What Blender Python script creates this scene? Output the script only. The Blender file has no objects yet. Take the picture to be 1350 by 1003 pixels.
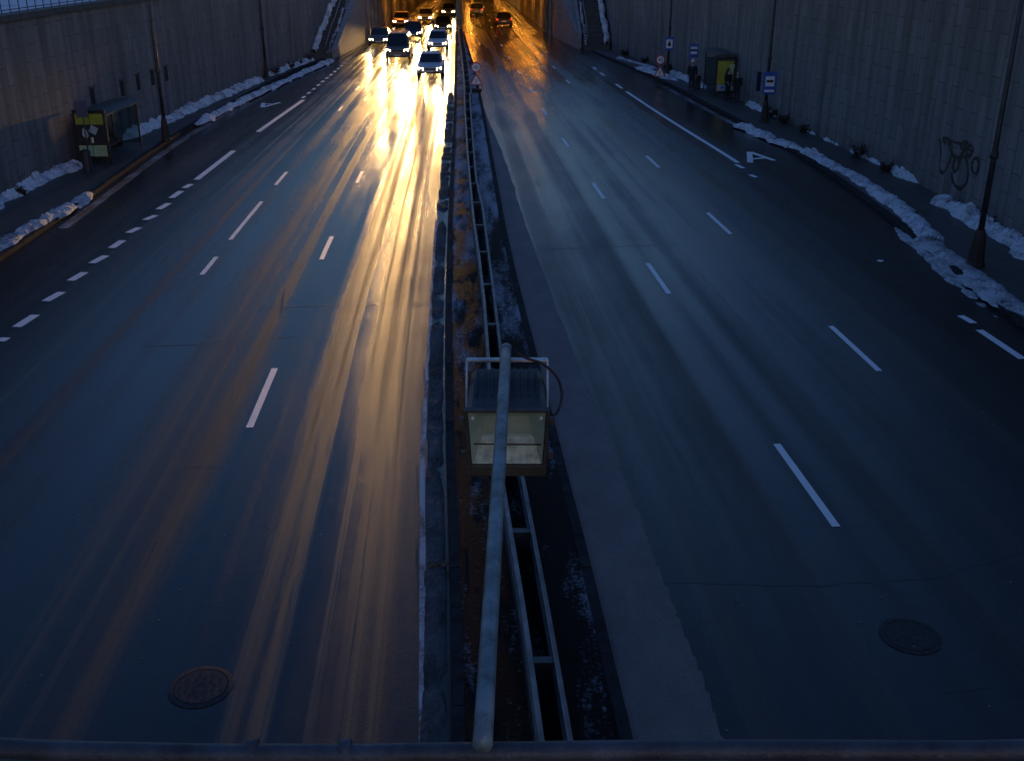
import bpy, bmesh, math, random
from mathutils import Vector, Matrix, noise
R = math.radians
rnd = random.Random(7)
sc = bpy.context.scene
col = sc.collection

# ---------------------------------------------------------------- survey
# ground positions were surveyed from the photograph: camera height 8.5 m, pitch 22.7 deg
F, PT, HC, CX, CY = 1380.0, R(22.7), 8.5, 675.0, 501.5
def ray(x, y):
    a = (x - CX) / F; b = (y - CY) / F
    return Vector((a, math.cos(PT) - b * math.sin(PT), -math.sin(PT) - b * math.cos(PT)))
def U(x, y, z=0.0):
    r = ray(x, y); t = (z - HC) / r.z
    return Vector((r.x * t, r.y * t, z))

# ---------------------------------------------------------------- helpers
class MB:
    def __init__(s): s.v = []; s.f = []; s.uv = {}
    def add(s, vs, fs):
        n = len(s.v); s.v += [tuple(v) for v in vs]; s.f += [tuple(i + n for i in f) for f in fs]
    def box(s, c, d, m=None, taper=1.0):
        c = Vector(c); hx, hy, hz = d[0] / 2, d[1] / 2, d[2] / 2
        vs = []
        for z, k in ((-hz, 1.0), (hz, taper)):
            for x, y in ((-hx, -hy), (hx, -hy), (hx, hy), (-hx, hy)):
                p = Vector((x * k, y * k, z))
                if m is not None: p = m @ p
                vs.append(p + c)
        s.add(vs, [(3, 2, 1, 0), (4, 5, 6, 7), (0, 1, 5, 4), (1, 2, 6, 5), (2, 3, 7, 6), (3, 0, 4, 7)])
        return s
    def tube(s, pts, r, seg=10, cap=True):
        pts = [Vector(p) for p in pts]
        rs = r if isinstance(r, (list, tuple)) else [r] * len(pts)
        vs = []; up = Vector((0, 0, 1)); prev = None
        for i, p in enumerate(pts):
            t = (pts[min(i + 1, len(pts) - 1)] - pts[max(i - 1, 0)]).normalized()
            if prev is None:
                a = up if abs(t.z) < .9 else Vector((1, 0, 0))
                n = t.cross(a).normalized()
            else:
                n = (prev - t * prev.dot(t)).normalized()
            prev = n; b = t.cross(n)
            for k in range(seg):
                an = 2 * math.pi * k / seg
                vs.append(p + (n * math.cos(an) + b * math.sin(an)) * rs[i])
        fs = []
        for i in range(len(pts) - 1):
            for k in range(seg):
                k2 = (k + 1) % seg
                fs.append((i * seg + k, (i + 1) * seg + k, (i + 1) * seg + k2, i * seg + k2))
        if cap:
            fs.append(tuple(range(seg))); fs.append(tuple((len(pts) - 1) * seg + k for k in reversed(range(seg))))
        s.add(vs, fs); return s
    def lathe(s, prof, c=(0, 0, 0), seg=20, m=None):
        c = Vector(c); vs = []; fs = []
        for r_, z in prof:
            for k in range(seg):
                a = 2 * math.pi * k / seg
                p = Vector((r_ * math.cos(a), r_ * math.sin(a), z))
                if m is not None: p = m @ p
                vs.append(p + c)
        for i in range(len(prof) - 1):
            for k in range(seg):
                k2 = (k + 1) % seg
                fs.append((i * seg + k, i * seg + k2, (i + 1) * seg + k2, (i + 1) * seg + k))
        fs.append(tuple(reversed(range(seg)))); n = (len(prof) - 1) * seg
        fs.append(tuple(n + k for k in range(seg)))
        s.add(vs, fs); return s
    def loft(s, secs, cap=True):
        n = len(secs[0]); vs = [p for q in secs for p in q]; fs = []
        for i in range(len(secs) - 1):
            for k in range(n):
                k2 = (k + 1) % n
                fs.append((i * n + k, i * n + k2, (i + 1) * n + k2, (i + 1) * n + k))
        if cap:
            fs.append(tuple(reversed(range(n)))); m = (len(secs) - 1) * n; fs.append(tuple(m + k for k in range(n)))
        s.add(vs, fs); return s
    def poly(s, pts, thick=None, nrm=(0, 0, 1)):
        pts = [Vector(p) for p in pts]; n = len(pts)
        if not thick:
            s.add(pts, [tuple(range(n))]); return s
        d = Vector(nrm) * thick
        vs = pts + [p + d for p in pts]
        fs = [tuple(reversed(range(n))), tuple(range(n, 2 * n))]
        for k in range(n):
            k2 = (k + 1) % n; fs.append((k, k2, n + k2, n + k))
        s.add(vs, fs); return s
    def build(s, name, mat, parent=None, smooth=False, bevel=0, kind=None, fix=True):
        me = bpy.data.meshes.new(name); me.from_pydata(s.v, [], s.f); me.update()
        if fix:
            bm = bmesh.new(); bm.from_mesh(me); bmesh.ops.recalc_face_normals(bm, faces=bm.faces); bm.to_mesh(me); bm.free()
        o = bpy.data.objects.new(name, me); col.objects.link(o)
        if mat: me.materials.append(mat)
        if smooth:
            for p in me.polygons: p.use_smooth = True
        if bevel:
            b = o.modifiers.new('bevel', 'BEVEL'); b.width = bevel; b.segments = 2; b.limit_method = 'ANGLE'
        if parent: o.parent = parent
        if kind: o['kind'] = kind
        return o
def tag(o, label, cat, group=None):
    o['label'] = label; o['category'] = cat
    if group: o['group'] = group
    return o
def thing(name, label, cat, loc=(0, 0, 0), rz=0.0, group=None):
    o = bpy.data.objects.new(name, None); col.objects.link(o); o.location = loc; o.rotation_euler = (0, 0, rz)
    o.empty_display_size = .2
    return tag(o, label, cat, group)
def ip(tab, y):
    if y <= tab[0][0]: a, b = tab[0], tab[1]
    elif y >= tab[-1][0]: a, b = tab[-2], tab[-1]
    else:
        for a, b in zip(tab, tab[1:]):
            if a[0] <= y <= b[0]: break
    return a[1] + (b[1] - a[1]) * (y - a[0]) / (b[0] - a[0])
def smooth_tab(tab, step=1.5, win=5.0):
    y0, y1 = tab[0][0], tab[-1][0]; out = []; y = y0
    while y <= y1 + .01:
        n = 0; s_ = 0
        for k in range(-4, 5):
            s_ += ip(tab, y + win * k / 4); n += 1
        out.append((y, s_ / n)); y += step
    return out
def nz(x, y, z=0): return noise.noise(Vector((x, y, z)))

# ---------------------------------------------------------------- materials
def mat(name, color=(.5, .5, .5), rough=.6, metal=0, var=.25, scale=6, bump=.0, bscale=40, emit=None, estr=0, spec=.5, coords='Object'):
    m = bpy.data.materials.new(name); m.use_nodes = True; nt = m.node_tree; b = nt.nodes['Principled BSDF']
    b.inputs['Roughness'].default_value = rough; b.inputs['Metallic'].default_value = metal
    b.inputs['Specular IOR Level'].default_value = spec
    tc = nt.nodes.new('ShaderNodeTexCoord')
    n = nt.nodes.new('ShaderNodeTexNoise'); n.inputs['Scale'].default_value = scale; n.inputs['Detail'].default_value = 6
    nt.links.new(tc.outputs[coords], n.inputs['Vector'])
    r = nt.nodes.new('ShaderNodeValToRGB')
    r.color_ramp.elements[0].position = .3; r.color_ramp.elements[1].position = .7
    r.color_ramp.elements[0].color = tuple(c * (1 - var) for c in color) + (1,)
    r.color_ramp.elements[1].color = tuple(min(1, c * (1 + var)) for c in color) + (1,)
    nt.links.new(n.outputs['Fac'], r.inputs['Fac']); nt.links.new(r.outputs['Color'], b.inputs['Base Color'])
    if bump:
        n2 = nt.nodes.new('ShaderNodeTexNoise'); n2.inputs['Scale'].default_value = bscale; n2.inputs['Detail'].default_value = 5
        nt.links.new(tc.outputs[coords], n2.inputs['Vector'])
        bp = nt.nodes.new('ShaderNodeBump'); bp.inputs['Strength'].default_value = bump; bp.inputs['Distance'].default_value = .02
        nt.links.new(n2.outputs['Fac'], bp.inputs['Height']); nt.links.new(bp.outputs['Normal'], b.inputs['Normal'])
    if emit:
        b.inputs['Emission Color'].default_value = emit + (1,); b.inputs['Emission Strength'].default_value = estr
    return m
class NT:
    """small node-graph writer"""
    def __init__(s, name):
        s.m = bpy.data.materials.new(name); s.m.use_nodes = True; s.t = s.m.node_tree; s.b = s.t.nodes['Principled BSDF']
    def n(s, typ, **kw):
        o = s.t.nodes.new(typ)
        for k, v in kw.items(): setattr(o, k, v)
        return o
    def put(s, sock, v):
        if hasattr(v, 'links') or isinstance(v, bpy.types.NodeSocket): s.t.links.new(v, sock)
        else: sock.default_value = v
    def math(s, op, a, b=0.0, c=0.0, clamp=False):
        o = s.n('ShaderNodeMath', operation=op, use_clamp=clamp)
        for i, v in enumerate((a, b, c)): s.put(o.inputs[i], v)
        return o.outputs[0]
    def noise(s, vec, scale, detail=4, rough=.55):
        o = s.n('ShaderNodeTexNoise'); s.put(o.inputs['Vector'], vec); o.inputs['Scale'].default_value = scale
        o.inputs['Detail'].default_value = detail; o.inputs['Roughness'].default_value = rough
        return o.outputs['Fac']
    def scale(s, vec, sx, sy, sz=1.0):
        o = s.n('ShaderNodeMapping'); s.put(o.inputs['Vector'], vec); o.inputs['Scale'].default_value = (sx, sy, sz); return o.outputs[0]
    def ramp(s, fac, stops):
        o = s.n('ShaderNodeValToRGB'); s.put(o.inputs[0], fac); e = o.color_ramp.elements
        while len(e) < len(stops): e.new(.5)
        for el, (p, c) in zip(e, stops):
            el.position = p; el.color = (c, c, c, 1) if not isinstance(c, tuple) else c + (1,)
        return o.outputs[0]
    def mix(s, fac, a, b):
        o = s.n('ShaderNodeMix', data_type='RGBA'); s.put(o.inputs[0], fac)
        for i, v in ((6, a), (7, b)):
            s.put(o.inputs[i], v + (1,) if isinstance(v, tuple) else v)
        return o.outputs[2]
    def bump(s, h, strength, dist):
        o = s.n('ShaderNodeBump'); s.put(o.inputs['Height'], h); o.inputs['Strength'].default_value = strength; o.inputs['Distance'].default_value = dist
        return o.outputs[0]

def road_material():
    g = NT('wet_asphalt')
    uv = g.n('ShaderNodeUVMap', uv_map='lane').outputs[0]
    pos = g.n('ShaderNodeTexCoord').outputs['Object']
    sep = g.n('ShaderNodeSeparateXYZ'); g.put(sep.inputs[0], uv); u = sep.outputs[0]
    # painted light trails run along the lanes: noise stretched along v
    trail_trk = None
    # gold light trails painted in as tan streaks, with fainter wheel tracks on the right
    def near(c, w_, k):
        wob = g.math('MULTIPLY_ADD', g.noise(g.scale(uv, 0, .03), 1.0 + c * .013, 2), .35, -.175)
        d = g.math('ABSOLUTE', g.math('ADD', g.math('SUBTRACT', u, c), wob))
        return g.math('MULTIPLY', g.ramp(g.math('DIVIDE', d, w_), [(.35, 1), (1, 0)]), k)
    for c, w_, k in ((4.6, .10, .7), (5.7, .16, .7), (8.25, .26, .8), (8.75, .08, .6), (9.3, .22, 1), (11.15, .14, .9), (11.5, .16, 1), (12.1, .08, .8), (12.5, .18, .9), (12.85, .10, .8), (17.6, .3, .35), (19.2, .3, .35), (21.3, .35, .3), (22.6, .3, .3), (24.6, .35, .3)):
        q = near(c, w_, k); trail_trk = q if trail_trk is None else g.math('MAXIMUM', trail_trk, q)
    st1 = g.noise(g.scale(uv, 1.0, .012), 1.15, 3, .5)       # broad wet / dry bands
    st2 = g.noise(g.scale(uv, 1.0, .006), 5.2, 4, .6)        # narrow breaks within the painted trails
    blot = g.noise(g.scale(pos, 1, .35), .22, 5, .6)         # puddly areas
    fine = g.noise(pos, 55, 6, .7)
    grit = g.noise(pos, 4.5, 8, .65)
    # smooth wet bands, then the light-trail streaks broken up along the lanes
    band = g.ramp(st1, [(.36, 0), (.62, 1)])
    trail_streak = g.math('MULTIPLY', trail_trk, g.math('MULTIPLY', g.ramp(st2, [(.30, .45), (.6, 1)]), g.ramp(g.noise(g.scale(uv, 1.0, .004), 17, 3, .6), [(.36, .25), (.58, 1)])))
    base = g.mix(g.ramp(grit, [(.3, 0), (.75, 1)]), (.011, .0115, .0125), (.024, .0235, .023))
    base = g.mix(g.math('MULTIPLY', trail_streak, .8), base, (.15, .11, .072))  # tan of the gold light trails put into the road colour
    base = g.mix(g.ramp(blot, [(.42, 0), (.7, .45)]), base, (.028, .027, .026))
    vor = g.n('ShaderNodeTexVoronoi'); g.put(vor.inputs['Vector'], pos); vor.inputs['Scale'].default_value = 70
    base = g.mix(g.ramp(g.noise(pos, 95, 3, .8), [(.55, 0), (.78, .45)]), base, (.06, .057, .054))
    base = g.mix(g.ramp(vor.outputs['Distance'], [(.05, .6), (.3, 0)]), base, (.012, .012, .012))
    base = g.mix(g.ramp(g.noise(g.scale(uv, .5, .05), .9, 6, .7), [(.55, 0), (.75, .4)]), base, (.05, .047, .045))
    r = g.math('MULTIPLY_ADD', band, -.26, .40)
    r = g.math('MULTIPLY_ADD', trail_streak, .30, r)
    r = g.math('MULTIPLY_ADD', g.ramp(blot, [(.4, 0), (.62, 1)]), -.14, r)
    r = g.math('MULTIPLY_ADD', fine, .08, r)
    g.put(g.b.inputs['Base Color'], base); g.put(g.b.inputs['Roughness'], r)
    g.b.inputs['IOR'].default_value = 1.36
    h = g.math('MULTIPLY_ADD', fine, .5, g.math('MULTIPLY', g.noise(g.scale(uv, 1, .05), 9, 3), .25))
    h = g.math('MULTIPLY_ADD', g.noise(pos, 24, 4, .7), .5, h)
    g.put(g.b.inputs['Normal'], g.bump(h, .5, .012))
    return g.m
def wall_material(name, c1, c2, mortar, bw, rh):
    g = NT(name)
    uv = g.n('ShaderNodeUVMap', uv_map='face').outputs[0]
    sep = g.n('ShaderNodeSeparateXYZ'); g.put(sep.inputs[0], uv)
    cmb = g.n('ShaderNodeCombineXYZ'); g.put(cmb.inputs[0], sep.outputs[1]); g.put(cmb.inputs[1], sep.outputs[0])
    br = g.n('ShaderNodeTexBrick', offset=.5, offset_frequency=2)
    g.put(br.inputs['Vector'], cmb.outputs[0]); br.inputs['Scale'].default_value = 1
    br.inputs['Color1'].default_value = c1 + (1,); br.inputs['Color2'].default_value = c2 + (1,); br.inputs['Mortar'].default_value = mortar + (1,)
    br.inputs['Brick Width'].default_value = bw; br.inputs['Row Height'].default_value = rh
    br.inputs['Mortar Size'].default_value = .018; br.inputs['Mortar Smooth'].default_value = .3; br.inputs['Bias'].default_value = 0
    n1 = g.noise(uv, .35, 6, .65); n2 = g.noise(g.scale(uv, 1.6, .12), 1.0, 5, .6); n3 = g.noise(uv, 14, 6, .7)
    c = g.mix(g.ramp(n1, [(.35, 0), (.7, .55)]), br.outputs['Color'], (c1[0] * .55, c1[1] * .53, c1[2] * .5))
    c = g.mix(g.ramp(n2, [(.44, 0), (.68, .75)]), c, (.06, .053, .047))        # rain streaks
    low = g.math('MULTIPLY', g.ramp(sep.outputs[1], [(0, 1), (1.0, 0)]), g.ramp(n2, [(.35, 0), (.6, .7)]))
    c = g.mix(low, c, (.05, .042, .034))                                      # splash dirt at the foot
    c = g.mix(g.math('MULTIPLY', n3, .25), c, (.1, .095, .09))
    g.put(g.b.inputs['Base Color'], c); g.b.inputs['Roughness'].default_value = .75
    h = g.math('MULTIPLY_ADD', br.outputs['Fac'], -.8, g.math('MULTIPLY', n3, .3))
    g.put(g.b.inputs['Normal'], g.bump(h, .6, .02))
    return g.m
def snow_material(name, dirt, white=(.66, .68, .72)):
    g = NT(name); p = g.n('ShaderNodeTexCoord').outputs['Object']
    n1 = g.noise(p, 1.6, 7, .68); n2 = g.noise(p, 9, 6, .7)
    m = g.math('MULTIPLY_ADD', n2, .5, g.math('MULTIPLY', n1, .7))
    c = g.mix(g.ramp(m, [(dirt - .09, 0), (dirt + .12, 1)]), (.07, .062, .055), white)
    g.put(g.b.inputs['Base Color'], c); g.b.inputs['Roughness'].default_value = .7
    g.put(g.b.inputs['Normal'], g.bump(g.math('ADD', n2, g.noise(p, 30, 4)), .7, .05))
    return g.m
def patch_material(name, a, b, lo, hi, sc_=.8, rough=.8, stretch=(1, .35), ra=None):
    g = NT(name); p = g.n('ShaderNodeTexCoord').outputs['Object']
    n1 = g.noise(g.scale(p, *stretch), sc_, 7, .68); n2 = g.noise(p, 16, 6, .7)
    m = g.math('MULTIPLY_ADD', n2, .35, g.math('MULTIPLY', n1, .85))
    if name.startswith('median'):
        sp = g.n('ShaderNodeSeparateXYZ'); g.put(sp.inputs[0], p); m = g.math('ADD', m, g.math('MULTIPLY_ADD', g.math('MINIMUM', sp.outputs[1], 45), .004, -.13))
    f = g.ramp(m, [(lo, 0), (hi, 1)])
    c = g.mix(f, a, b)
    c = g.mix(g.ramp(g.noise(p, 45, 4, .7), [(.5, 0), (.75, .5)]), c, (a[0] * .4, a[1] * .4, a[2] * .4))
    g.put(g.b.inputs['Base Color'], c)
    if name.startswith(('median', 'dirty')): g.b.inputs['Specular IOR Level'].default_value = .03
    if ra is None: g.b.inputs['Roughness'].default_value = rough
    else: g.put(g.b.inputs['Roughness'], g.math('MULTIPLY_ADD', f, rough - ra, ra))
    g.put(g.b.inputs['Normal'], g.bump(g.math('ADD', n2, m), .6, .03))
    return g.m
def glass_material(name, tint, refl=.12, rough=.05):
    g = NT(name); t = g.t
    tr = g.n('ShaderNodeBsdfTransparent'); tr.inputs[0].default_value = tint + (1,)
    gl = g.n('ShaderNodeBsdfGlossy'); gl.inputs['Roughness'].default_value = rough
    fr = g.n('ShaderNodeFresnel'); fr.inputs[0].default_value = 1.45
    f = g.math('ADD', fr.outputs[0], g.math('MULTIPLY', g.noise(g.n('ShaderNodeTexCoord').outputs['Object'], 5, 4), refl), clamp=True)
    mx = g.n('ShaderNodeMixShader'); g.put(mx.inputs[0], f); g.put(mx.inputs[1], tr.outputs[0]); g.put(mx.inputs[2], gl.outputs[0])
    t.links.new(mx.outputs[0], t.nodes['Material Output'].inputs['Surface'])
    return g.m
M = {}
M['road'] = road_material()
M['wall'] = wall_material('stone_slab_cladding', (.255, .226, .22), (.18, .163, .163), (.05, .045, .043), 1.25, .56)
M['wall_r'] = wall_material('stone_slab_cladding_pale', (.285, .252, .247), (.20, .182, .182), (.05, .045, .043), 1.3, .6)
M['concrete'] = mat('concrete', (.24, .23, .225), .8, 0, .3, 3, .3, 30)
M['concrete_d'] = mat('dark_concrete', (.07, .068, .068), .8, 0, .35, 3, .3, 30)
M['tunnel'] = mat('tunnel_concrete', (.22, .2, .18), .7, 0, .35, 1.2, .3, 12)
M['pave'] = patch_material('wet_pavement', (.045, .038, .033), (.075, .066, .06), .42, .7, .9, .55, (1, .6), .3)
M['kerb'] = mat('kerbstone', (.036, .034, .033), .9, 0, .4, 5, .3, 30, spec=.06)
M['soil'] = patch_material('median_soil_and_old_snow', (.016, .014, .0135), (.38, .40, .43), .56, .70, .75, .8, (1.6, .35), .6)
M['grit'] = patch_material('sand_and_grit', (.135, .112, .098), (.21, .175, .155), .4, .72, 1.3, .85, (1, .5))
M['ice'] = patch_material('dirty_ice_crust', (.05, .042, .037), (.17, .155, .15), .46, .72, 2.2, .75)
M['salt'] = patch_material('worn_white_edge_line', (.06, .06, .06), (.5, .5, .5), .50, .66, 2.4, .7)
M['slush'] = patch_material('thin_grey_slush', (.022, .021, .021), (.32, .33, .35), .54, .74, 1.5, .7)
M['paint'] = patch_material('white_road_paint', (.2, .2, .2), (.84, .83, .80), .26, .42, 2.2, .55)
M['snow'] = snow_material('snow', .515)
M['snow_d'] = snow_material('dirty_snow', .53, (.5, .51, .54))
M['tar'] = mat('tar_seam', (.012, .012, .013), .45, 0, .3, 9)
M['steel'] = mat('galvanised_steel', (.33, .34, .35), .45, .75, .35, 8, .15, 60)
M['rail'] = mat('weathered_barrier_steel', (.19, .18, .17), .5, .35, .45, 3, .2, 40)
M['darksteel'] = mat('dark_steel', (.05, .05, .055), .5, .4, .4, 8, .2, 40)
M['pole'] = mat('lamp_post_paint', (.035, .033, .034), .5, .2, .5, 4, .2, 30)
M['polebase'] = mat('lamp_post_base_paint', (.028, .019, .016), .6, .1, .5, 6, .3, 30)
M['pipe'] = mat('painted_pipe', (.11, .165, .19), .5, .2, .5, 9, .35, 55)
M['railing'] = mat('bridge_rail_paint', (.035, .044, .058), .55, .1, .6, 5, .4, 40)
M['flood'] = mat('floodlight_cast_aluminium', (.03, .035, .042), .5, .2, .35, 8, .2, 50)
M['floodframe'] = mat('floodlight_front_frame', (.05, .05, .042), .5, .1, .3, 10, .2, 50)
M['reflector'] = mat('floodlight_reflector', (.40, .48, .43), .35, .1, .18, 5, .1, 30)  # pale green of the reflected sky put into the reflector colour
M['refl_floor'] = mat('bright_lip_reflector_plate', (.56, .61, .53), .6, 0, .35, 22, .2, 60)  # lighter and speckled: reflection in the lower lip put into the colour
M['floodglass'] = glass_material('floodlight_glass', (.93, .97, .93), .06)
M['glass'] = glass_material('shelter_glass', (.68, .76, .74), .12)
M['frame'] = mat('shelter_frame', (.02, .024, .022), .45, .2, .3, 8)
M['roofp'] = mat('shelter_roof', (.05, .065, .06), .4, .1, .3, 4)
M['black'] = mat('black_paint', (.012, .012, .012), .5)
M['white'] = mat('white_enamel', (.72, .72, .72), .4, 0, .08)
M['blue'] = mat('blue_enamel', (.02, .09, .38), .4, 0, .12)
M['bluedark'] = mat('dark_blue_enamel', (.018, .035, .09), .5, 0, .2)
M['red'] = mat('red_enamel', (.45, .05, .045), .4, 0, .15)
M['rubber'] = mat('rubber', (.018, .017, .017), .8, 0, .3, 12, .2)
M['iron'] = mat('cast_iron', (.034, .032, .031), .7, 0, .4, 14, .12, 60, spec=.3)
M['graf'] = mat('black_spray_paint', (.016, .015, .016), .6, 0, .4, 4)
M['drain'] = mat('drain_slot_shadow_gap', (.012, .011, .011), .9)
M['twig'] = mat('dead_brown_leaves', (.035, .024, .016), .8, 0, .6, 5)
M['leaf'] = mat('dry_leaf', (.16, .10, .05), .7, 0, .5, 30)
M['terrain'] = patch_material('snowy_verge', (.05, .048, .04), (.6, .62, .66), .42, .56, .25, .8, (1, 1))
M['ylw'] = mat('poster_yellow_green', (.13, .155, .03), .35, 0, .3, 2, emit=(.55, .68, .06), estr=.006)  # poster prints glow faintly by themselves, with no backlight behind them
M['pgreen'] = mat('poster_pale_green', (.22, .33, .22), .35, 0, .3, 3, emit=(.5, .75, .45), estr=.004)
M['pblue'] = mat('poster_pale_blue', (.26, .34, .40), .35, 0, .2, 3, emit=(.5, .65, .8), estr=.002)
M['pdark'] = mat('poster_dark_print', (.02, .025, .03), .35, 0, .5, 6)
M['skin'] = mat('skin', (.42, .27, .2), .6, 0, .08)
M['coat'] = mat('dark_coat', (.014, .016, .024), .85, 0, .35, 20, .3, 60)
M['coat2'] = mat('black_jacket', (.010, .010, .012), .8, 0, .35, 20, .3, 60)
M['trousers'] = mat('dark_trousers', (.018, .02, .03), .85, 0, .3, 20)
M['hair'] = mat('brown_hair', (.05, .032, .02), .6, 0, .4, 30)
M['blond'] = mat('fair_hair', (.34, .26, .16), .6, 0, .3, 30)
M['wool'] = mat('white_wool', (.62, .62, .63), .9, 0, .12, 30, .3, 80)
M['carglass'] = mat('car_glass', (.012, .014, .016), .06, 0, .2)
M['rim'] = mat('alloy_rim', (.35, .35, .36), .35, .8, .15)
M['plate'] = mat('number_plate', (.6, .6, .58), .4, 0, .1)
M['trim'] = mat('black_trim', (.015, .015, .015), .5)
HEAD_STR, TAIL_STR, LAMP_STR = 22.0, 4.0, 55.0
M['headlamp'] = mat('lit_headlamp', (.8, .8, .75), .2, emit=(1.0, .80, .46), estr=HEAD_STR)
M['taillamp'] = mat('lit_tail_lamp', (.4, .02, .02), .2, emit=(1.0, .04, .02), estr=TAIL_STR)
M['sodium'] = mat('lit_sodium_lamp', (.8, .5, .2), .3, emit=(1.0, .34, .035), estr=LAMP_STR)

# ---------------------------------------------------------------- survey tables (distance, x)
medL = [(-8, 0.1), (9.5, -.65), (14.2, -1.0), (20.4, -1.44), (33, -2.08), (57.5, -3.14), (98, -5.05), (112, -5.75), (240, -10.6)]
medR = [(-8, 2.1), (9.5, 1.44), (14.2, 1.07), (20.4, .64), (30.4, -.08), (46.4, -.9), (63.4, -1.8), (80, -2.75), (98, -4.0), (112, -4.85), (240, -9.7)]
lnC = [(-8, -3.8), (18, -4.98), (29.4, -5.56), (42, -6.01), (76, -7.35), (112, -8.4), (240, -11.6)]
lnD = [(-8, -7.4), (28, -8.6), (36.8, -8.92), (42, -9.04), (59.4, -9.5), (76, -9.95), (112, -10.9), (240, -12.6)]
lnE = [(-8, -11.3), (22, -11.8), (34, -12.03), (46.6, -12.31), (62, -12.35), (81, -12.7), (100, -13.2), (240, -13.7)]
kbL = [(-8, -14.3), (29, -14.7), (38, -15.2), (45, -15.7), (52.5, -15.93), (67, -15.8), (80, -15.35), (90, -14.1), (100, -13.55), (240, -13.9)]
lnA = [(-8, 7.0), (14.35, 5.12), (26.2, 4.1), (40, 3.1), (50, 2.36), (57, 1.82), (67, 1.15), (112, -1.9), (240, -7.2)]
lnB = [(-8, 10.2), (21, 7.9), (32.3, 6.9), (43, 6.0), (71, 3.7), (112, .9), (240, -5.4)]
lnS = [(-8, 11.8), (21.5, 11.35), (24.4, 11.1), (42.9, 9.6), (55.7, 8.1), (67, 7.0), (88, 5.2), (107, 3.9), (240, -4.9)]
kbR = [(-8, 12.0), (23, 12.05), (34, 12.55), (43, 12.5), (51.4, 11.9), (60.3, 10.9), (70, 10.0), (86, 7.5), (107, 4.15), (240, -4.8)]
medL, medR, lnC, lnD, lnE, kbL, lnA, lnB, lnS, kbR = [smooth_tab(t) for t in (medL, medR, lnC, lnD, lnE, kbL, lnA, lnB, lnS, kbR)]
wallL = [(-8, -17.8), (20, -17.8), (36, -17.9), (44, -18.0), (52, -17.75), (71.4, -16.85), (84.5, -15.72), (107.5, -15.62)]
wallR = [(-8, 15.5), (25, 15.5), (40, 15.3), (59.7, 13.3), (74.9, 11.8), (91.5, 8.45), (107, 8.1)]
def YS(a, b, st):
    n = max(1, int(round((b - a) / st))); return [a + (b - a) * i / n for i in range(n + 1)]

# ---------------------------------------------------------------- setting
def road():
    lines = [kbL, lnE, lnD, lnC, medL, medR, lnA, lnB, lnS, kbR]
    us = [0, 3.2, 6.5, 9.9, 13.8, 16.0, 20.2, 23.5, 27.0, 28.4]
    ys = YS(-8, 240, 1.5); vs = []; uvs = []; fs = []
    sub = 2; cols_ = (len(lines) - 1) * sub + 1
    for y in ys:
        xs = [ip(t, y) for t in lines]
        xs[0] -= .1; xs[-1] += .1
        for i in range(len(lines) - 1):
            for k in range(sub):
                f = k / sub; vs.append((xs[i] + (xs[i + 1] - xs[i]) * f, y, 0)); uvs.append((us[i] + (us[i + 1] - us[i]) * f, y))
        vs.append((xs[-1], y, 0)); uvs.append((us[-1], y))
    for j in range(len(ys) - 1):
        for i in range(cols_ - 1):
            a = j * cols_ + i; fs.append((a, a + 1, a + cols_ + 1, a + cols_))
    mb = MB(); mb.v = vs; mb.f = fs
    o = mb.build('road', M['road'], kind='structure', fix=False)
    uvl = o.data.uv_layers.new(name='lane')
    for l in o.data.loops: uvl.data[l.index].uv = uvs[l.vertex_index]
    o['label'] = 'wet dark asphalt road of two carriageways'
road()
def ribbon(name, ta, tb, za, zb, y0, y1, m, step=1.5, kind='structure', skirt=None):
    ys = YS(y0, y1, step); mb = MB(); vs = []; fs = []
    for y in ys: vs += [(ip(ta, y), y, za), (ip(tb, y), y, zb)]
    for j in range(len(ys) - 1): fs.append((2 * j, 2 * j + 1, 2 * j + 3, 2 * j + 2))
    mb.add(vs, fs)
    return mb.build(name, m, kind=kind, fix=False)
def kerb(tab, y0, y1, inward, z=.13, w=.22, step=1.0):
    """a kerb of single stones, top face z, road side on the tab line"""
    ys = YS(y0, y1, step); mb = MB()
    for a, b in zip(ys, ys[1:]):
        b2 = b - .012
        xa, xb = ip(tab, a), ip(tab, b2); j = rnd.uniform(-.008, .008); c = .02 * inward
        sec = lambda x, y: [(x, y, -.02), (x, y, z - .03 + j), (x + c * 1.2, y, z + j), (x + inward * w, y, z + j), (x + inward * w, y, -.02)]
        mb.loft([sec(xa, a), sec(xb, b2)])
    return mb.build('kerb', M['kerb'], kind='structure')
off = lambda t, d: [(y, x + d) for y, x in t]
kerb(kbL, -8, 86, -1); kerb(kbR, -8, 90, 1); kerb(medL, -8, 112, 1, w=.16); kerb(medR, -8, 112, -1, w=.16)
ribbon('pavement', off(wallL, -.3), off(kbL, -.22), .124, .124, -8, 86.5, M['pave'])
ribbon('pavement', off(kbR, .22), off(wallR, .3), .124, .124, -8, 90.5, M['pave'])
# pavement corners in front of the stairs
MB().poly([(-16.2, 86.5, .122), (-14.3, 86.5, .122), (-13.45, 100, .122), (-16.2, 100, .122)]).build('pavement', M['pave'], kind='structure', fix=False)
MB().poly([(7.2, 90.4, .122), (8.9, 90.4, .122), (8.9, 106.8, .122), (4.2, 106.8, .122), (7.0, 90.4, .122)]).build('pavement', M['pave'], kind='structure', fix=False)
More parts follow.
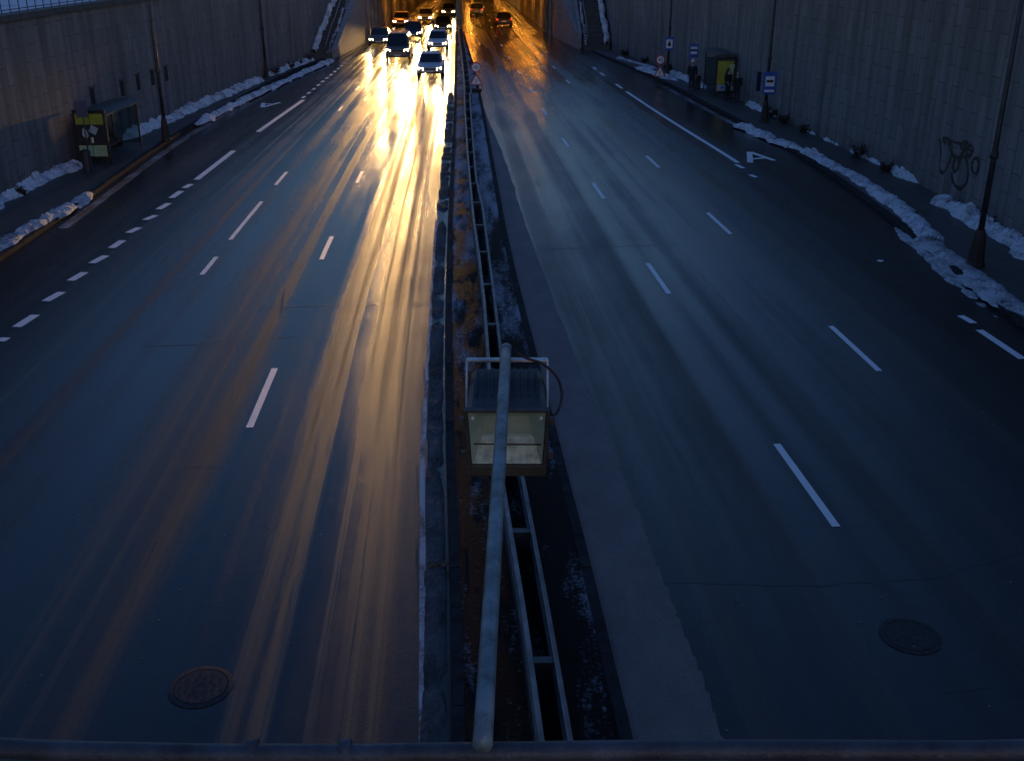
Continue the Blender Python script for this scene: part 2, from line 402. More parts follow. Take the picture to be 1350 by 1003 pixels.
# median: raised bed of dark soil with remains of old snow
def median():
    ys = YS(-8, 112, .5); n = 14; vs = []; fs = []
    for y in ys:
        a, b = ip(medL, y) + .16, ip(medR, y) - .16
        for i in range(n + 1):
            f = i / n; x = a + (b - a) * f
            h = .105 + .008 * nz(x * 1.7, y * .8) + .018 * nz(x * 5, y * 3, 3)
            vs.append((x, y, h if 0 < i < n else .115))
    for j in range(len(ys) - 1):
        for i in range(n):
            k = j * (n + 1) + i; fs.append((k, k + 1, k + n + 2, k + n + 1))
    mb = MB(); mb.v = vs; mb.f = fs; mb.build('median_strip', M['soil'], kind='structure', smooth=True, fix=False)
median()
# sand and grit swept against the median, ragged towards the traffic
def grit():
    inner = off(medR, .0)
    outer = smooth_tab([(-8, 3.6), (9.5, 2.44), (14.4, 2.05), (18.5, 1.69), (25.4, 1.07), (34, .38), (44.7, -.32), (52, -.95), (58, -1.5), (64, -1.85)], 1.0, 2)
    ys = YS(-8, 62, .06); vs = []; fs = []
    for y in ys:
        saw = .055 * ((y * 2.6 + 1.3 * nz(0, y * 1.1)) % 1.0) * (.7 + .5 * nz(4, y * .7))
        x1 = ip(outer, y) + saw + .06 * nz(2, y * .5) + .02 * nz(1, y * 9)
        x0 = min(ip(inner, y), x1 - .02)
        for i in range(4):
            f = i / 3; vs.append((x0 + (x1 - x0) * f, y, .02 - .012 * f if i else .03))
    for j in range(len(ys) - 1):
        for i in range(3):
            k = j * 4 + i; fs.append((k, k + 1, k + 5, k + 4))
    mb = MB(); mb.v = vs; mb.f = fs; o = mb.build('roadside_grit', M['grit'], fix=False, kind='stuff')
    tag(o, 'brown band of sand and grit swept along the right side of the median', 'grit')
grit()

# ---------------------------------------------------------------- road markings
Z1 = .004
def strip(mb, pts, w, z=Z1):
    pts = [Vector((p[0], p[1], z)) for p in pts]; vs = []; fs = []
    for i, p in enumerate(pts):
        t = (pts[min(i + 1, len(pts) - 1)] - pts[max(i - 1, 0)]).normalized(); n = Vector((t.y, -t.x, 0))
        vs += [p - n * w / 2, p + n * w / 2]
    for i in range(len(pts) - 1): fs.append((2 * i, 2 * i + 1, 2 * i + 3, 2 * i + 2))
    mb.add(vs, fs)
def dash(tab, y0, y1, w=.135):
    mb = MB(); strip(mb, [(ip(tab, y), y) for y in YS(y0, y1, 1.5)], w)
    mb.build('lane_marking', M['paint'], kind='structure', fix=False)
for a, b in ((14.35, 17.3), (26.2, 29.05), (37.25, 39.95), (47.5, 49.9), (57, 59.2), (66, 68), (76, 78), (86, 88), (97, 99), (107, 109), (118, 120), (129, 131), (140, 142)): dash(lnA, a, b)
for a, b in ((20.85, 23.7), (32.3, 35.1), (42.9, 45.4), (70.5, 72.5), (79, 81), (88, 90), (98, 100), (110, 112), (122, 124)): dash(lnB, a, b)
for a, b in ((18, 21), (29.4, 32), (39.9, 42.1), (51, 53), (62, 64), (73, 75), (84, 86)): dash(lnC, a, b)
for a, b in ((27.9, 29.7), (31.6, 36.8), (39.5, 42), (58.4, 60.2), (67, 69), (75, 77), (85, 87), (95, 97)): dash(lnD, a, b)
for p, q in (((22, 431), (47, 415)), ((60, 397), (82, 385)), ((93, 370), (112, 359)), ((121, 347), (140, 337)), ((147, 327), (162, 317)), ((169, 307), (184, 300)),
             ((191, 290), (206, 284)), ((209, 276), (223, 268)), ((226, 261), (239, 252)), ((243, 248), (252, 243)), ((259, 237), (308, 199)), ((340, 174), (400, 132)), ((0, 450), (8, 445))):
    mb = MB(); a, b = U(*p), U(*q); strip(mb, [a, b], .24); mb.build('bus_lane_marking', M['paint'], kind='structure', fix=False)
y = 63.5
while y < 88: dash(lnE, y, y + .9, .2); y += 1.9
mb = MB(); strip(mb, [(ip(lnS, y_), y_) for y_ in YS(43.9, 66.5, 1.5)], .2); mb.build('bus_lane_marking', M['paint'], kind='structure', fix=False)
for p, q in (((970, 217), (980, 222)), ((989, 230.5), (997, 234)), ((1266, 416), (1284, 426)), ((1291, 435), (1348, 473)), ((1157, 343.4), (1164, 344.6)), ((782, 89), (786, 92)), ((791, 96), (797, 100)), ((812, 111), (820, 117))):
    mb = MB(); strip(mb, [U(*p), U(*q)], .19); mb.build('bus_lane_marking', M['paint'], kind='structure', fix=False)
def letter_a(apex, f1, f2):
    apex, f1, f2 = U(*apex), U(*f1), U(*f2); mb = MB()
    strip(mb, [f1, apex], .24); strip(mb, [f2, apex + (f2 - apex) * .02], .24, Z1 + .003)
    c1, c2 = f1.lerp(apex, .3), f2.lerp(apex, .3); strip(mb, [c1, c2], .22, Z1 + .006)
    mb.build('bus_lane_letter', M['paint'], kind='structure', fix=False)
letter_a((988, 200.5), (989, 214.5), (1021, 212)); letter_a((346, 142), (347, 136), (369, 135.5))
# worn white edge line beside the median on the left carriageway
mb = MB(); strip(mb, [(x, y_) for y_, x in ((-8, -.1), (9.5, -1.03), (14.2, -1.4), (16.8, -1.61), (25.4, -2.05), (34, -2.5))], .09); mb.build('worn_edge_line', M['salt'], kind='structure', fix=False)
def crack(pts, w):
    P = [U(*p) for p in pts]; out = []
    for a, b in zip(P, P[1:]):
        n = max(2, int((b - a).length / .15))
        for i in range(n): out.append(a.lerp(b, i / n))
    out.append(P[-1]); out = [(p.x + .02 * nz(p.x * 3, p.y * 3, 8), p.y + .05 * nz(p.x * 2, 5, p.y)) for p in out]
    mb = MB(); strip(mb, out, w, .003); mb.build('road_crack', M['tar'], kind='structure', fix=False)
crack([(872, 766), (960, 768), (1080, 772), (1160, 765), (1230, 762), (1270, 748), (1350, 729)], .045)
crack([(188, 457), (250, 455), (320, 447), (392, 444)], .04); crack([(342, 408), (400, 404), (480, 403), (568, 398)], .05)
crack([(1245, 910), (1310, 905)], .05); crack([(375, 383), (372, 410)], .03); crack([(240, 616), (290, 617)], .03); crack([(865, 555), (905, 610), (915, 640)], .018)
crack([(425, 195), (600, 183)], .05); crack([(690, 330), (900, 322)], .03)

# ---------------------------------------------------------------- snow
def snow_bank(path, width, height, m, label, seed, step=.10, base=.1, ragged=.6, brk=-.035):
    """lumpy ridge along a ground path"""
    width *= .92; height *= .85
    P = [Vector((p[0], p[1], 0)) for p in path]; S = []
    for a, b in zip(P, P[1:]):
        n = max(1, int((b - a).length / step))
        for i in range(n): S.append(a.lerp(b, i / n))
    S.append(P[-1]); n = 14; vs = []; fs = []; N = len(S)
    for i, p in enumerate(S):
        t = (S[min(i + 4, N - 1)] - S[max(i - 4, 0)]).normalized(); q = Vector((t.y, -t.x, 0))
        e = min(1, i * step / .8, (N - 1 - i) * step / .8); e = max(.05, e) ** .6
        wl = width * .5 * e * (1 + ragged * nz(p.x * .9, p.y * .9, seed) + .35 * ragged * nz(p.x * 4, p.y * 4, seed))
        wr = width * .5 * e * (1 + ragged * nz(p.x * .9, p.y * .9, seed + 9) + .35 * ragged * nz(p.x * 4, p.y * 4, seed + 5))
        hh = height * e * (1 + .7 * nz(p.x * .7, p.y * .7, seed + 3))
        for k in range(n + 1):
            f = k / n * 2 - 1; w = wl if f < 0 else wr; v = p + q * (f * w)
            prof = max(0, 1 - abs(f) ** 2.2)
            lump = .32 * nz(v.x * 2.3, v.y * 2.3, seed) + .2 * nz(v.x * 7, v.y * 7, seed + 1) + .16 * nz(v.x * 15, v.y * 15, seed + 2)
            vs.append((v.x, v.y, base + hh * prof * (1 + lump * 1.5) + (.03 * lump if prof > 0 else -.03) - (.0 if brk is None else max(0, .25 * nz(v.x * 1.1, v.y * 1.1, seed + 7) + brk))))
    for i in range(N - 1):
        for k in range(n):
            a = i * (n + 1) + k; fs.append((a, a + 1, a + n + 2, a + n + 1))
    mb = MB(); mb.v = vs; mb.f = fs
    o = mb.build('snow_bank', m, kind='stuff', smooth=False, fix=True); tag(o, label, 'snow'); return o
def px(*pts): return [U(*p) for p in pts]
snow_bank([(-17.2, 20), (-17.25, 30)] + px((-5, 272), (50, 243), (112, 219)), 1.0, .36, M['snow'], 'white snow bank at the foot of the left wall, nearest stretch, before the shelter', 1)
snow_bank(px((156, 190), (200, 172), (250, 149), (300, 127), (345, 108)), 1.0, .34, M['snow'], 'white snow bank along the left wall, running away from the shelter', 2)
snow_bank(px((350, 104), (385, 91), (412, 81)), .8, .3, M['snow'], 'thin snow strip along the left wall, ending at the stairs', 3)
snow_bank([(-14.9, 20)] + px((-8, 336), (60, 296), (122, 259)), .62, .2, M['snow_d'], 'greyish snow ridge on the kerb in the near left corner', 4)
snow_bank(px((258, 168), (300, 145), (350, 121), (400, 98), (440, 81)), .62, .18, M['snow'], 'narrow snow ridge on the left kerb beside the letter A', 5)
snow_bank(px((1232, 266), (1290, 300), (1352, 335)) + [Vector((14.9, 22, 0))], 1.0, .34, M['snow'], 'white snow bank at the foot of the right wall behind the nearest lamp post', 6)
snow_bank(px((1062, 172), (1110, 193), (1160, 218), (1218, 248)), .85, .3, M['snow'], 'white snow bank at the foot of the right wall beside the graffiti', 7)
snow_bank(px((984, 140), (1010, 150), (1036, 160)), .9, .34, M['snow'], 'short white snow heap by the wall next to the large blue bus stop sign', 8)
snow_bank(px((968, 166), (1010, 182), (1070, 208), (1130, 240), (1190, 283), (1240, 330)), .8, .2, M['snow'], 'long snow ridge along the right kerb passing the letter A', 9)
snow_bank(px((1215, 315), (1260, 355), (1310, 390), (1352, 418)) + [Vector((12.4, 16, 0))], 1.0, .15, M['snow_d'], 'grey dirty snow ridge on the right kerb at the nearest lamp post', 10)
snow_bank(px((1180, 300), (1215, 330), (1260, 372), (1330, 425)), .5, .05, M['snow_d'], 'thin dirty slush lying in the gutter below the right kerb', 20, base=.0, brk=.0)
snow_bank(px((838, 92), (866, 101), (894, 110)), .8, .24, M['snow'], 'short snow patch on the right pavement beside the speed limit sign', 11)
snow_bank(px((880, 100), (905, 108), (932, 120)), .8, .34, M['snow'], 'snow heap behind the person in the white hat', 12)
snow_bank(px((812, 78), (840, 86), (868, 94)), .5, .15, M['snow_d'], 'thin snow remains by the right wall near the stairs', 13)
for tab, y0, y1, d in ((kbR, 52, 70, -.35), (kbL, 33, 66, .45)):
    mb = MB(); strip(mb, [(ip(tab, y_) + d, y_) for y_ in YS(y0, y1, 1)], .34, .003); mb.build('gutter_slush', M['slush'], kind='structure', fix=False)
snow_bank([(ip(medL, y_) - .20, y_) for y_ in YS(2, 34, 1)], .36, .06, M['ice'], 'rough crust of dirty ice along the left side of the median', 16, step=.09, base=.0, ragged=.3)
snow_bank([(ip(medL, y_) - .20, y_) for y_ in YS(35, 66, 1)],   .42, .045, M['ice'], 'dirty ice crust along the far part of the median', 17, step=.14, base=.02, brk=.0)
# ---------------------------------------------------------------- retaining walls
def wall_sheet(tab, y0, y1, h, side, thick, m, name, parent):
    """extruded wall following tab; side=+1 means the visible face looks to +x"""
    pts = [(x, y) for y, x in tab if y0 < y < y1]; pts = [(ip(tab, y0), y0)] + pts + [(ip(tab, y1), y1)]
    vs = []; fs = []; uvs = {}; s = 0; d = []
    for i, p in enumerate(pts):
        if i: s += math.dist(p, pts[i - 1])
        d.append(s)
    n = len(pts)
    for (x, y) in pts: vs += [(x, y, -.1), (x, y, h), (x - side * thick, y, h), (x - side * thick, y, -.1)]
    for i in range(n - 1):
        a, b = 4 * i, 4 * i + 4
        for k in range(4): fs.append((a + k, b + k, b + (k + 1) % 4, a + (k + 1) % 4))
    fs += [(0, 1, 2, 3), tuple(4 * (n - 1) + k for k in (3, 2, 1, 0))]
    mb = MB(); mb.v = vs; mb.f = fs; o = mb.build(name, m, parent)
    uvl = o.data.uv_layers.new(name='face')
    for p in o.data.polygons:
        for li in p.loop_indices:
            vi = o.data.loops[li].vertex_index; i, k = divmod(vi, 4)
            uvl.data[li].uv = (d[i] + (0 if k < 2 else thick), vs[vi][2])
    return o
HL, HR = 5.9, 7.7
wl = thing('retaining_wall', 'stone slab retaining wall on the left with iron railing above and drain slots', 'wall', (-17.8, 40, 0))
wl_face = wall_sheet(off(wallL, 17.8), -8, 107.4, HL, 1, .6, M['wall'], 'slab_face', wl); wl_face.location = (0, -40, 0)
mb = MB()
ys = [-8, 20, 36, 44, 52, 71.4, 84.5, 107.4]
mb.loft([[(ip(wallL, y) + 17.8 + .12, y - 40, HL + .003), (ip(wallL, y) + 17.8 + .12, y - 40, HL + .22), (ip(wallL, y) + 17.8 - .62, y - 40, HL + .22), (ip(wallL, y) + 17.8 - .62, y - 40, HL + .003)] for y in ys])
mb.build('coping', M['concrete_d'], wl)
def on_wall(x, y, tab, d=0.0):
    """where a sight line meets the vertical face of a wall"""
    r = ray(x, y); best = None
    for (ya, xa), (yb, xb) in zip(tab, tab[1:]):
        dx, dy = xb - xa, yb - ya
        den = r.x * dy - r.y * dx
        if abs(den) < 1e-9: continue
        t = (xa * dy - ya * dx) / den; py = r.y * t
        if t > 0 and ya - .01 <= py <= yb + .01 and (best is None or t < best): best = t
    if best is None: return None
    return Vector((r.x * best, r.y * best, HC + r.z * best))
for (x, y) in ((122, 127), (161, 117), (182, 109), (201, 103), (219, 97.5)):
    p = on_wall(x, y, wallL)
    mm = Matrix.Rotation(math.atan2(-.2, 8), 4, 'Z') if p.y < 44 else Matrix.Rotation(R(-2.2), 4, 'Z')
    mb = MB()
    w, h = .42, .68
    mb.box(p + Vector((17.8 + .004, -40, 0)), (.03, w, h), mm)
    mb.build('drain_slot', M['drain'], wl)
    mb = MB(); mb.box(p + Vector((17.8 + .02, -40, h / 2 + .05)), (.1, w + .14, .07), mm); mb.build('drain_lintel', M['concrete_d'], wl)
# railing on the left wall
rl = thing('railing', 'dark iron railing standing on top of the left retaining wall', 'railing', (-18.1, 40, HL + .22))
zt = HL + .22
def rail_pt(y, z): return Vector((ip(wallL, y) - .3 + 18.1, y - 40, z))
for z in (.12, .5, .62):
    MB().tube([rail_pt(y, z) for y in YS(10, 84, 3)], .028 if z > .6 else .018, 6).build('rail_bar', M['darksteel'], rl, smooth=True)
for y in YS(20, 84, .75): MB().tube([rail_pt(y, 0), rail_pt(y, .62)], .02, 5).build('rail_post', M['darksteel'], rl)
wr = thing('retaining_wall', 'tall pale stone slab retaining wall on the right with graffiti', 'wall', (15.3, 40, 0))
wr_face = wall_sheet(off(wallR, -15.3), -8, 106.9, HR, -1, .6, M['wall_r'], 'slab_face', wr); wr_face.location = (0, -40, 0)
mb = MB(); ys = [-8, 25, 40, 59.7, 74.9, 91.5, 106.9]
mb.loft([[(ip(wallR, y) - 15.3 - .12, y - 40, HR + .003), (ip(wallR, y) - 15.3 - .12, y - 40, HR + .22), (ip(wallR, y) - 15.3 + .62, y - 40, HR + .22), (ip(wallR, y) - 15.3 + .62, y - 40, HR + .003)] for y in ys])
mb.build('coping', M['concrete_d'], wr)
# sprayed loops on the right wall
strokes = [
    [(1239, 182), (1240, 200), (1239, 222), (1243, 228), (1249, 220), (1254, 206), (1255, 192), (1250, 184), (1243, 182), (1247, 190)],
    [(1249, 184), (1256, 187), (1268, 190), (1274, 189)],
    [(1250, 188), (1253, 198), (1258, 206), (1264, 207), (1270, 200), (1273, 191)],
    [(1266, 193), (1270, 197), (1275, 195), (1276, 189), (1271, 188), (1267, 192)],
    [(1277, 196), (1281, 200), (1283, 196), (1280, 192), (1276, 196), (1274, 203), (1279, 206), (1282, 202)],
    [(1256, 224), (1258, 213), (1262, 208), (1264, 214), (1263, 222), (1259, 226), (1256, 222)],
    [(1255, 228), (1256, 238), (1260, 245), (1266, 248), (1273, 243), (1276, 232), (1276, 220), (1274, 210), (1270, 206), (1266, 210), (1266, 216)],
    [(1281, 218), (1284, 210), (1288, 209), (1291, 214), (1290, 222), (1287, 229), (1283, 227), (1281, 219)],
]
def catmull(P, n=5):
    out = []
    for i in range(len(P) - 1):
        a, b, c, d = P[max(i - 1, 0)], P[i], P[i + 1], P[min(i + 2, len(P) - 1)]
        for k in range(n):
            t = k / n; out.append(tuple(.5 * (2 * b[j] + (c[j] - a[j]) * t + (2 * a[j] - 5 * b[j] + 4 * c[j] - d[j]) * t * t + (3 * b[j] - a[j] - 3 * c[j] + d[j]) * t ** 3) for j in range(len(b))))
    out.append(P[-1]); return out
mb = MB()
for si, s in enumerate(strokes):
    pts = [on_wall(x, y, wallR) for x, y in catmull(s)]
    pts = [p + Vector((-15.3 - .004 - .002 * si, -40, 0)) for p in pts if p]
    # flat spray line lying on the wall plane
    vs = []; fs = []
    for i, p in enumerate(pts):
        t = (pts[min(i + 1, len(pts) - 1)] - pts[max(i - 1, 0)]).normalized(); n = t.cross(Vector((1, 0, 0))).normalized()
        w = .06 + .018 * math.sin(i * .6 + si)
        vs += [p - n * w, p + n * w]
    for i in range(len(pts) - 1): fs.append((2 * i, 2 * i + 1, 2 * i + 3, 2 * i + 2))
    mb.add(vs, fs)
g_ = mb.build('graffiti', M['graf'], wr, fix=False); g_['label'] = 'black sprayed graffiti loops'

# ground behind the walls and beyond
def sheet(name, pts, m): return MB().poly(pts).build(name, m, kind='structure', fix=False)
vs = [(x - .6, y, HL - .02) for y, x in wallL]
sheet('verge', [(-400, -8, HL - .02), (-400, 105, HL - .02), (-16.0, 108, HL - .02)] + list(reversed(vs)), M['terrain'])
vs = [(x + .6, y, HR - .02) for y, x in wallR]
sheet('verge', vs + [(8.9, 108, HR - .02), (400, 108, HR - .02), (400, -8, HR - .02)], M['terrain'])
sheet('ground', [(-3000, -3000, -.6), (3000, -3000, -.6), (3000, 3000, -.6), (-3000, 3000, -.6)], M['terrain'])

# ---------------------------------------------------------------- tunnel
tn = thing('road_tunnel', 'concrete road tunnel with two bores glowing orange at the end of the underpass', 'tunnel', (-5, 108, 0))
def T(x, y, z): return Vector((x + 5, y - 108, z))
TH = 5.2
tl = [(100.2, -13.5), (138, -13.75), (240, -14.2)]; tr = [(107, 4.05), (145, 1.6), (240, -4.6)]
def slab_wall(tab, sgn, th, h0, h1, name, y0, y1, m):
    mb = MB(); mb.loft([[T(ip(tab, y), y, h0), T(ip(tab, y), y, h1), T(ip(tab, y) + sgn * th, y, h1), T(ip(tab, y) + sgn * th, y, h0)] for y in YS(y0, y1, 6)]); return mb.build(name, m, tn)
slab_wall(tl, -1, .5, -.1, TH, 'side_wall', 100.2, 236, M['tunnel']); slab_wall(tr, 1, .5, -.1, TH, 'side_wall', 107, 236, M['tunnel'])
cw = [(112, -5.75), (240, -10.6)]
slab_wall(off(cw, .1), 1, .6, -.1, TH, 'central_wall', 112.5, 236, M['tunnel'])
mb = MB(); mb.loft([[T(-16.5, y, TH + .003), T(-16.5, y, TH + .9), T(9, y, TH + .9), T(9, y, TH + .003)] for y in (107.6, 236)]); mb.build('roof_slab', M['tunnel'], tn)
mb = MB(); mb.box(T(-5, 236.4, 2.5), (26, .4, 6)); mb.build('exit_light_block', M['tunnel'], tn)  # unseen wall across the exit, added to keep the tunnel dark
mb = MB()   # portal beam
mb.box(T(-4.2, 107.0, 6.5), (26, 1.0, 2.6)); mb.build('portal_beam', M['concrete'], tn)
for tab, sgn in ((tl, 1), (tr, -1)):
    y = 103 if sgn > 0 else 109.5
    while y < 200:
        x = ip(tab, y); mb = MB(); mb.box(T(x + sgn * .13, y, 2.55), (.26, .55, 5.1)); mb.build('pillar', M['tunnel'], tn, bevel=.03); y += 3.2
# wall blocks between stairs and tunnel mouth
def block(name, pts, h0, h1, m, parent, origin):
    o = Vector(origin); mb = MB(); mb.poly([Vector((x, y, h0)) - o for x, y in pts], h1 - h0); return mb.build(name, m, parent)
def slope_wall(secs):
    mb = MB(); mb.loft([[T(xa, y, -.1), T(xb, y, -.1), T(xb, y, z), T(xa, y, z)] for y, xa, xb, z in secs]); mb.build('wing_wall', M['concrete'], tn)
slope_wall([(86.6, -14.30, -13.97, .62), (100.19, -14.16, -13.52, 4.86), (104.6, -14.16, -14.02, 6.2), (106.4, -14.16, -14.02, 6.2)])
slope_wall([(94.6, 5.70, 6.0, 1.35), (106.0, 5.4, 5.6, 6.8), (106.49, 5.4, 5.6, 6.8)])
slope_wall([(94.62, 5.62, 5.69, 1.2), (106.99, 4.05, 5.39, 5.15)])
def lamp(x, y, z, lab):
    t = thing('tunnel_lamp', lab, 'lamp', (x, y, z), 0, 'orange lamps along the tunnel walls')
    MB().box((0, 0, .05), (.3, 1.3, .12)).build('housing', M['darksteel'], t, bevel=.02)
    MB().box((0, 0, -.035), (.22, 1.15, .06)).build('diffuser', M['sodium'], t)
    
    for dy in (-.4, .4): MB().tube([(0, dy, .1), (0, dy, TH - z)], .02, 6).build('hanger', M['darksteel'], t)
rows = (('left tunnel wall', lambda y: ip(tl, y) + .75), ('right tunnel wall', lambda y: ip(tr, y) - .75), ('right side of the central tunnel wall', lambda y: ip(cw, y) + 1.4))
ordn = ['nearest', 'second', 'third', 'fourth', 'fifth', 'sixth', 'seventh', 'eighth']
for nm, fx in rows:
    for i, y in enumerate((116, 127, 138, 150, 163, 178, 196)):
        lamp(fx(y), y, 4.35, '%s orange lamp from the tunnel mouth along the %s' % (ordn[i], nm))

# ---------------------------------------------------------------- stairs
def stairs(name, label, p0, p1, w, n, rise, land, lab_x):
    """flight from p0 to p1 (centres of the foot and head), landings after each third"""
    a, b = Vector(p0), Vector(p1); L = (b - a).length; ang = math.atan2(b.y - a.y, b.x - a.x) - math.pi / 2
    t = thing(name, label, 'stairs', (a.x, a.y, 0), ang)
    flights = 4; per = n // flights; ll = land; tread = (L - ll * (flights - 1)) / n; y = 0; z = .12; prof = [(0, z)]
    for f in range(flights):
        for k in range(per):
            z += rise; prof.append((y, z)); y += tread; prof.append((y, z))
        if f < flights - 1: y += ll; prof.append((y, z))
    mb = MB(); hw = w / 2
    pts = [(-hw, py, pz) for py, pz in prof] + [(-hw, y, -.1), (-hw, 0, -.1)]
    mb.poly([Vector(p) for p in pts], w, (1, 0, 0)); mb.build('steps', M['concrete_d'], t)
    for sg in (-1, 1):
        wallside = sg == lab_x; th = .16; x0 = sg * (hw + th / 2 + .003); ph = .30 if wallside else .16
        pf = [(0, .12)] + [(py, pz) for py, pz in prof if py > 0]
        mb = MB(); mb.poly([Vector((x0 - th / 2, a_, b_)) for a_, b_ in [(0, -.1), (0, .12 + ph + rise)] + [(py, pz + ph) for py, pz in pf[2::2]] + [(y, -.1)]], th, (1, 0, 0)); mb.build('parapet', M['concrete_d'], t)
        mb = MB(); off_ = hw - .06
        if not wallside:
            mb.tube([(sg * off_, 0, 1.05)] + [(sg * off_, py, pz + .92) for py, pz in pf[3::6]] + [(sg * off_, y, z + .92)], .03, 6); mb.build('handrail', M['steel'], t)
            for k in range(9):
                yy = y * k / 8.01; zz = max(pz for py, pz in [(0, .12)] + prof if py <= yy + .01); MB().tube([(sg * off_, yy + .03, zz), (sg * off_, yy + .03, zz + .95)], .022, 6).build('handrail_post', M['darksteel'], t)
        vs = []; fs = []; N = 150; K = 6
        wid = .24 if wallside else .10
        for i in range(N + 1):
            yy = y * i / N; zz = max([pz for py, pz in prof if py <= yy + .12] + [.12]) + ph
            for k in range(K + 1):
                f = k / K * 2 - 1
                xx = x0 - sg * (.12 if wallside else 0) + f * (wid + .12 * nz(yy * 1.3, sg, k * .3)); hh = (.26 if wallside else .08) * (1 - abs(f) ** 2.5) * (1 + .8 * nz(yy * 1.2, sg * 3, 1) + .5 * nz(yy * 4, f * 2, 2)) - (.02 if wallside else .05)
                vs.append((xx, yy, zz + hh))
        for i in range(N):
            for k in range(K):
                q_ = i * (K + 1) + k; fs.append((q_, q_ + 1, q_ + K + 2, q_ + K + 1))
        mb = MB(); mb.v = vs; mb.f = fs; o = mb.build('parapet_snow', M['snow'] if wallside else M['snow_d'], t)
    return t
stairs('staircase', 'dark concrete staircase left of the tunnel with thick snow on its wall side', (-15.03, 85.4, 0), (-14.9, 104.8, 0), 1.05, 36, .168, 1.0, -1)
stairs('staircase', 'dark concrete staircase right of the tunnel climbing beside the tall right wall', (7.22, 92.4, 0), (6.75, 106.2, 0), 1.75, 36, .185, 1.0, 1)

# ---------------------------------------------------------------- crash barrier
def barrier():
    t = thing('crash_barrier', 'double steel crash barrier running along the middle of the median', 'barrier', (0, 20, 0))
    rl_ = [(718, 985), (692, 800), (665, 640), (651, 530), (645, 470), (640, 400), (633, 340), (625, 285), (617, 200), (611, 100), (607.5, 50)]
    rr_ = [(752, 985), (720, 800), (690, 640), (668, 530), (659, 460), (650, 385), (643, 330), (636, 275), (627, 235), (624, 200), (617, 100), (611, 50)]
    TL = [(U(*p, .72).y, U(*p, .72).x) for p in rl_]; TR = [(U(*p, .72).y, U(*p, .72).x) for p in rr_]
    TL = [(-6, ip(TL, -6))] + TL; TR = [(-6, ip(TR, -6))] + TR
    for tab, sg in ((TL, -1), (TR, 1)):
        secs = []
        for y in YS(-6, 111, .75):
            x = ip(tab, y)
            if y > 60: x = ip(medL, y) * .5 + ip(medR, y) * .5 + sg * .16
            prof = [(0, .72), (.05, .69), (.05, .62), (.012, .57), (.012, .53), (.05, .48), (.05, .41), (0, .38), (-.012, .38), (.038, .42), (.038, .47), (0, .52), (0, .58), (.038, .63), (.038, .685), (-.012, .715)]
            secs.append([Vector((x + sg * a, y - 20, z)) for a, z in prof])
        mb = MB(); mb.loft(secs); mb.build('guard_rail', M['rail'], t)
        mb = MB(); mb.loft([[p - Vector((0, 0, .33 if abs(p.z) > .5 else .345)) for p in q] for q in secs]); mb.build('gap_shade_rail', M['darksteel'], t)  # lower rail added to darken the gap between the beams
    y = 1.3
    while y < 110:
        xl, xr = ip(TL, y), ip(TR, y)
        if y > 60: c = (ip(medL, y) + ip(medR, y)) / 2; xl, xr = c - .16, c + .16
        c = (xl + xr) / 2; w = xr - xl
        mb = MB(); mb.box((c, y - 20, .55), (max(.05, w - .03), .12, .26)); mb.build('spacer', M['darksteel'], t)
        mb = MB(); mb.box((c, y - 20, .33), (.10, .07, .66)); mb.build('post', M['darksteel'], t)
        y += 2.95
barrier()

# ---------------------------------------------------------------- bridge rail, arm and floodlight
br = thing('bridge_railing', 'blue grey pipe rail along the edge of the footbridge in the foreground', 'railing', (0, 2.72, 6.036))
mb = MB(); pts = [(-6 + .5 * i, .012 * math.sin(i * 1.1) + (0.02 if abs(-6 + .5 * i) > 1.5 else 0), .01 * math.cos(i * .8)) for i in range(25)]
mb.tube(pts, .034, 12); mb.build('rail', M['railing'], br, smooth=True)
mb = MB(); mb.tube([(-6, .0, -.12), (6, 0, -.12)], .022, 10); mb.build('lower_rail', M['railing'], br, smooth=True)
for x in (-.86, -.55): MB().tube([(x - .018, 0.003, .001), (x + .018, .003, .002)], .0365, 12).build('clamp', M['railing'], br, smooth=True)
for x in (-4, -2, 2, 4): MB().tube([(x, 0, -.02), (x, 0, -.6)], .025, 8).build('post', M['railing'], br, smooth=True)
bd = thing('footbridge', 'dark concrete bridge deck below the camera, widened behind it to shade the near road', 'bridge', (0, 0, 0))
MB().box((0, -11.35, 5.15), (44, 28, .5)).build('deck', M['concrete_d'], bd)  # deck runs far back out of view, widened to shade the near road
MB().box((0, 2.66, 5.45), (44, .25, .1)).build('deck_edge', M['concrete_d'], bd)
arm = thing('boom_pole', 'long blue grey pipe reaching out from the bridge rail to the floodlight', 'pole', (-.095, 2.72, 6.10))
e0, e1 = Vector((-.095, 2.66, 6.115)), Vector((-.037, 6.02, 6.185)); o_ = Vector((-.095, 2.72, 6.10))
MB().tube([e0.lerp(e1, k / 10) - o_ for k in range(11)], .033, 14).build('pipe', M['pipe'], arm, smooth=True)
MB().tube([e1 - o_ + Vector((0, -.01, 0)), e1 - o_ + Vector((0, .03, 0))], .0355, 14).build('end_cap', M['pipe'], arm, smooth=True)
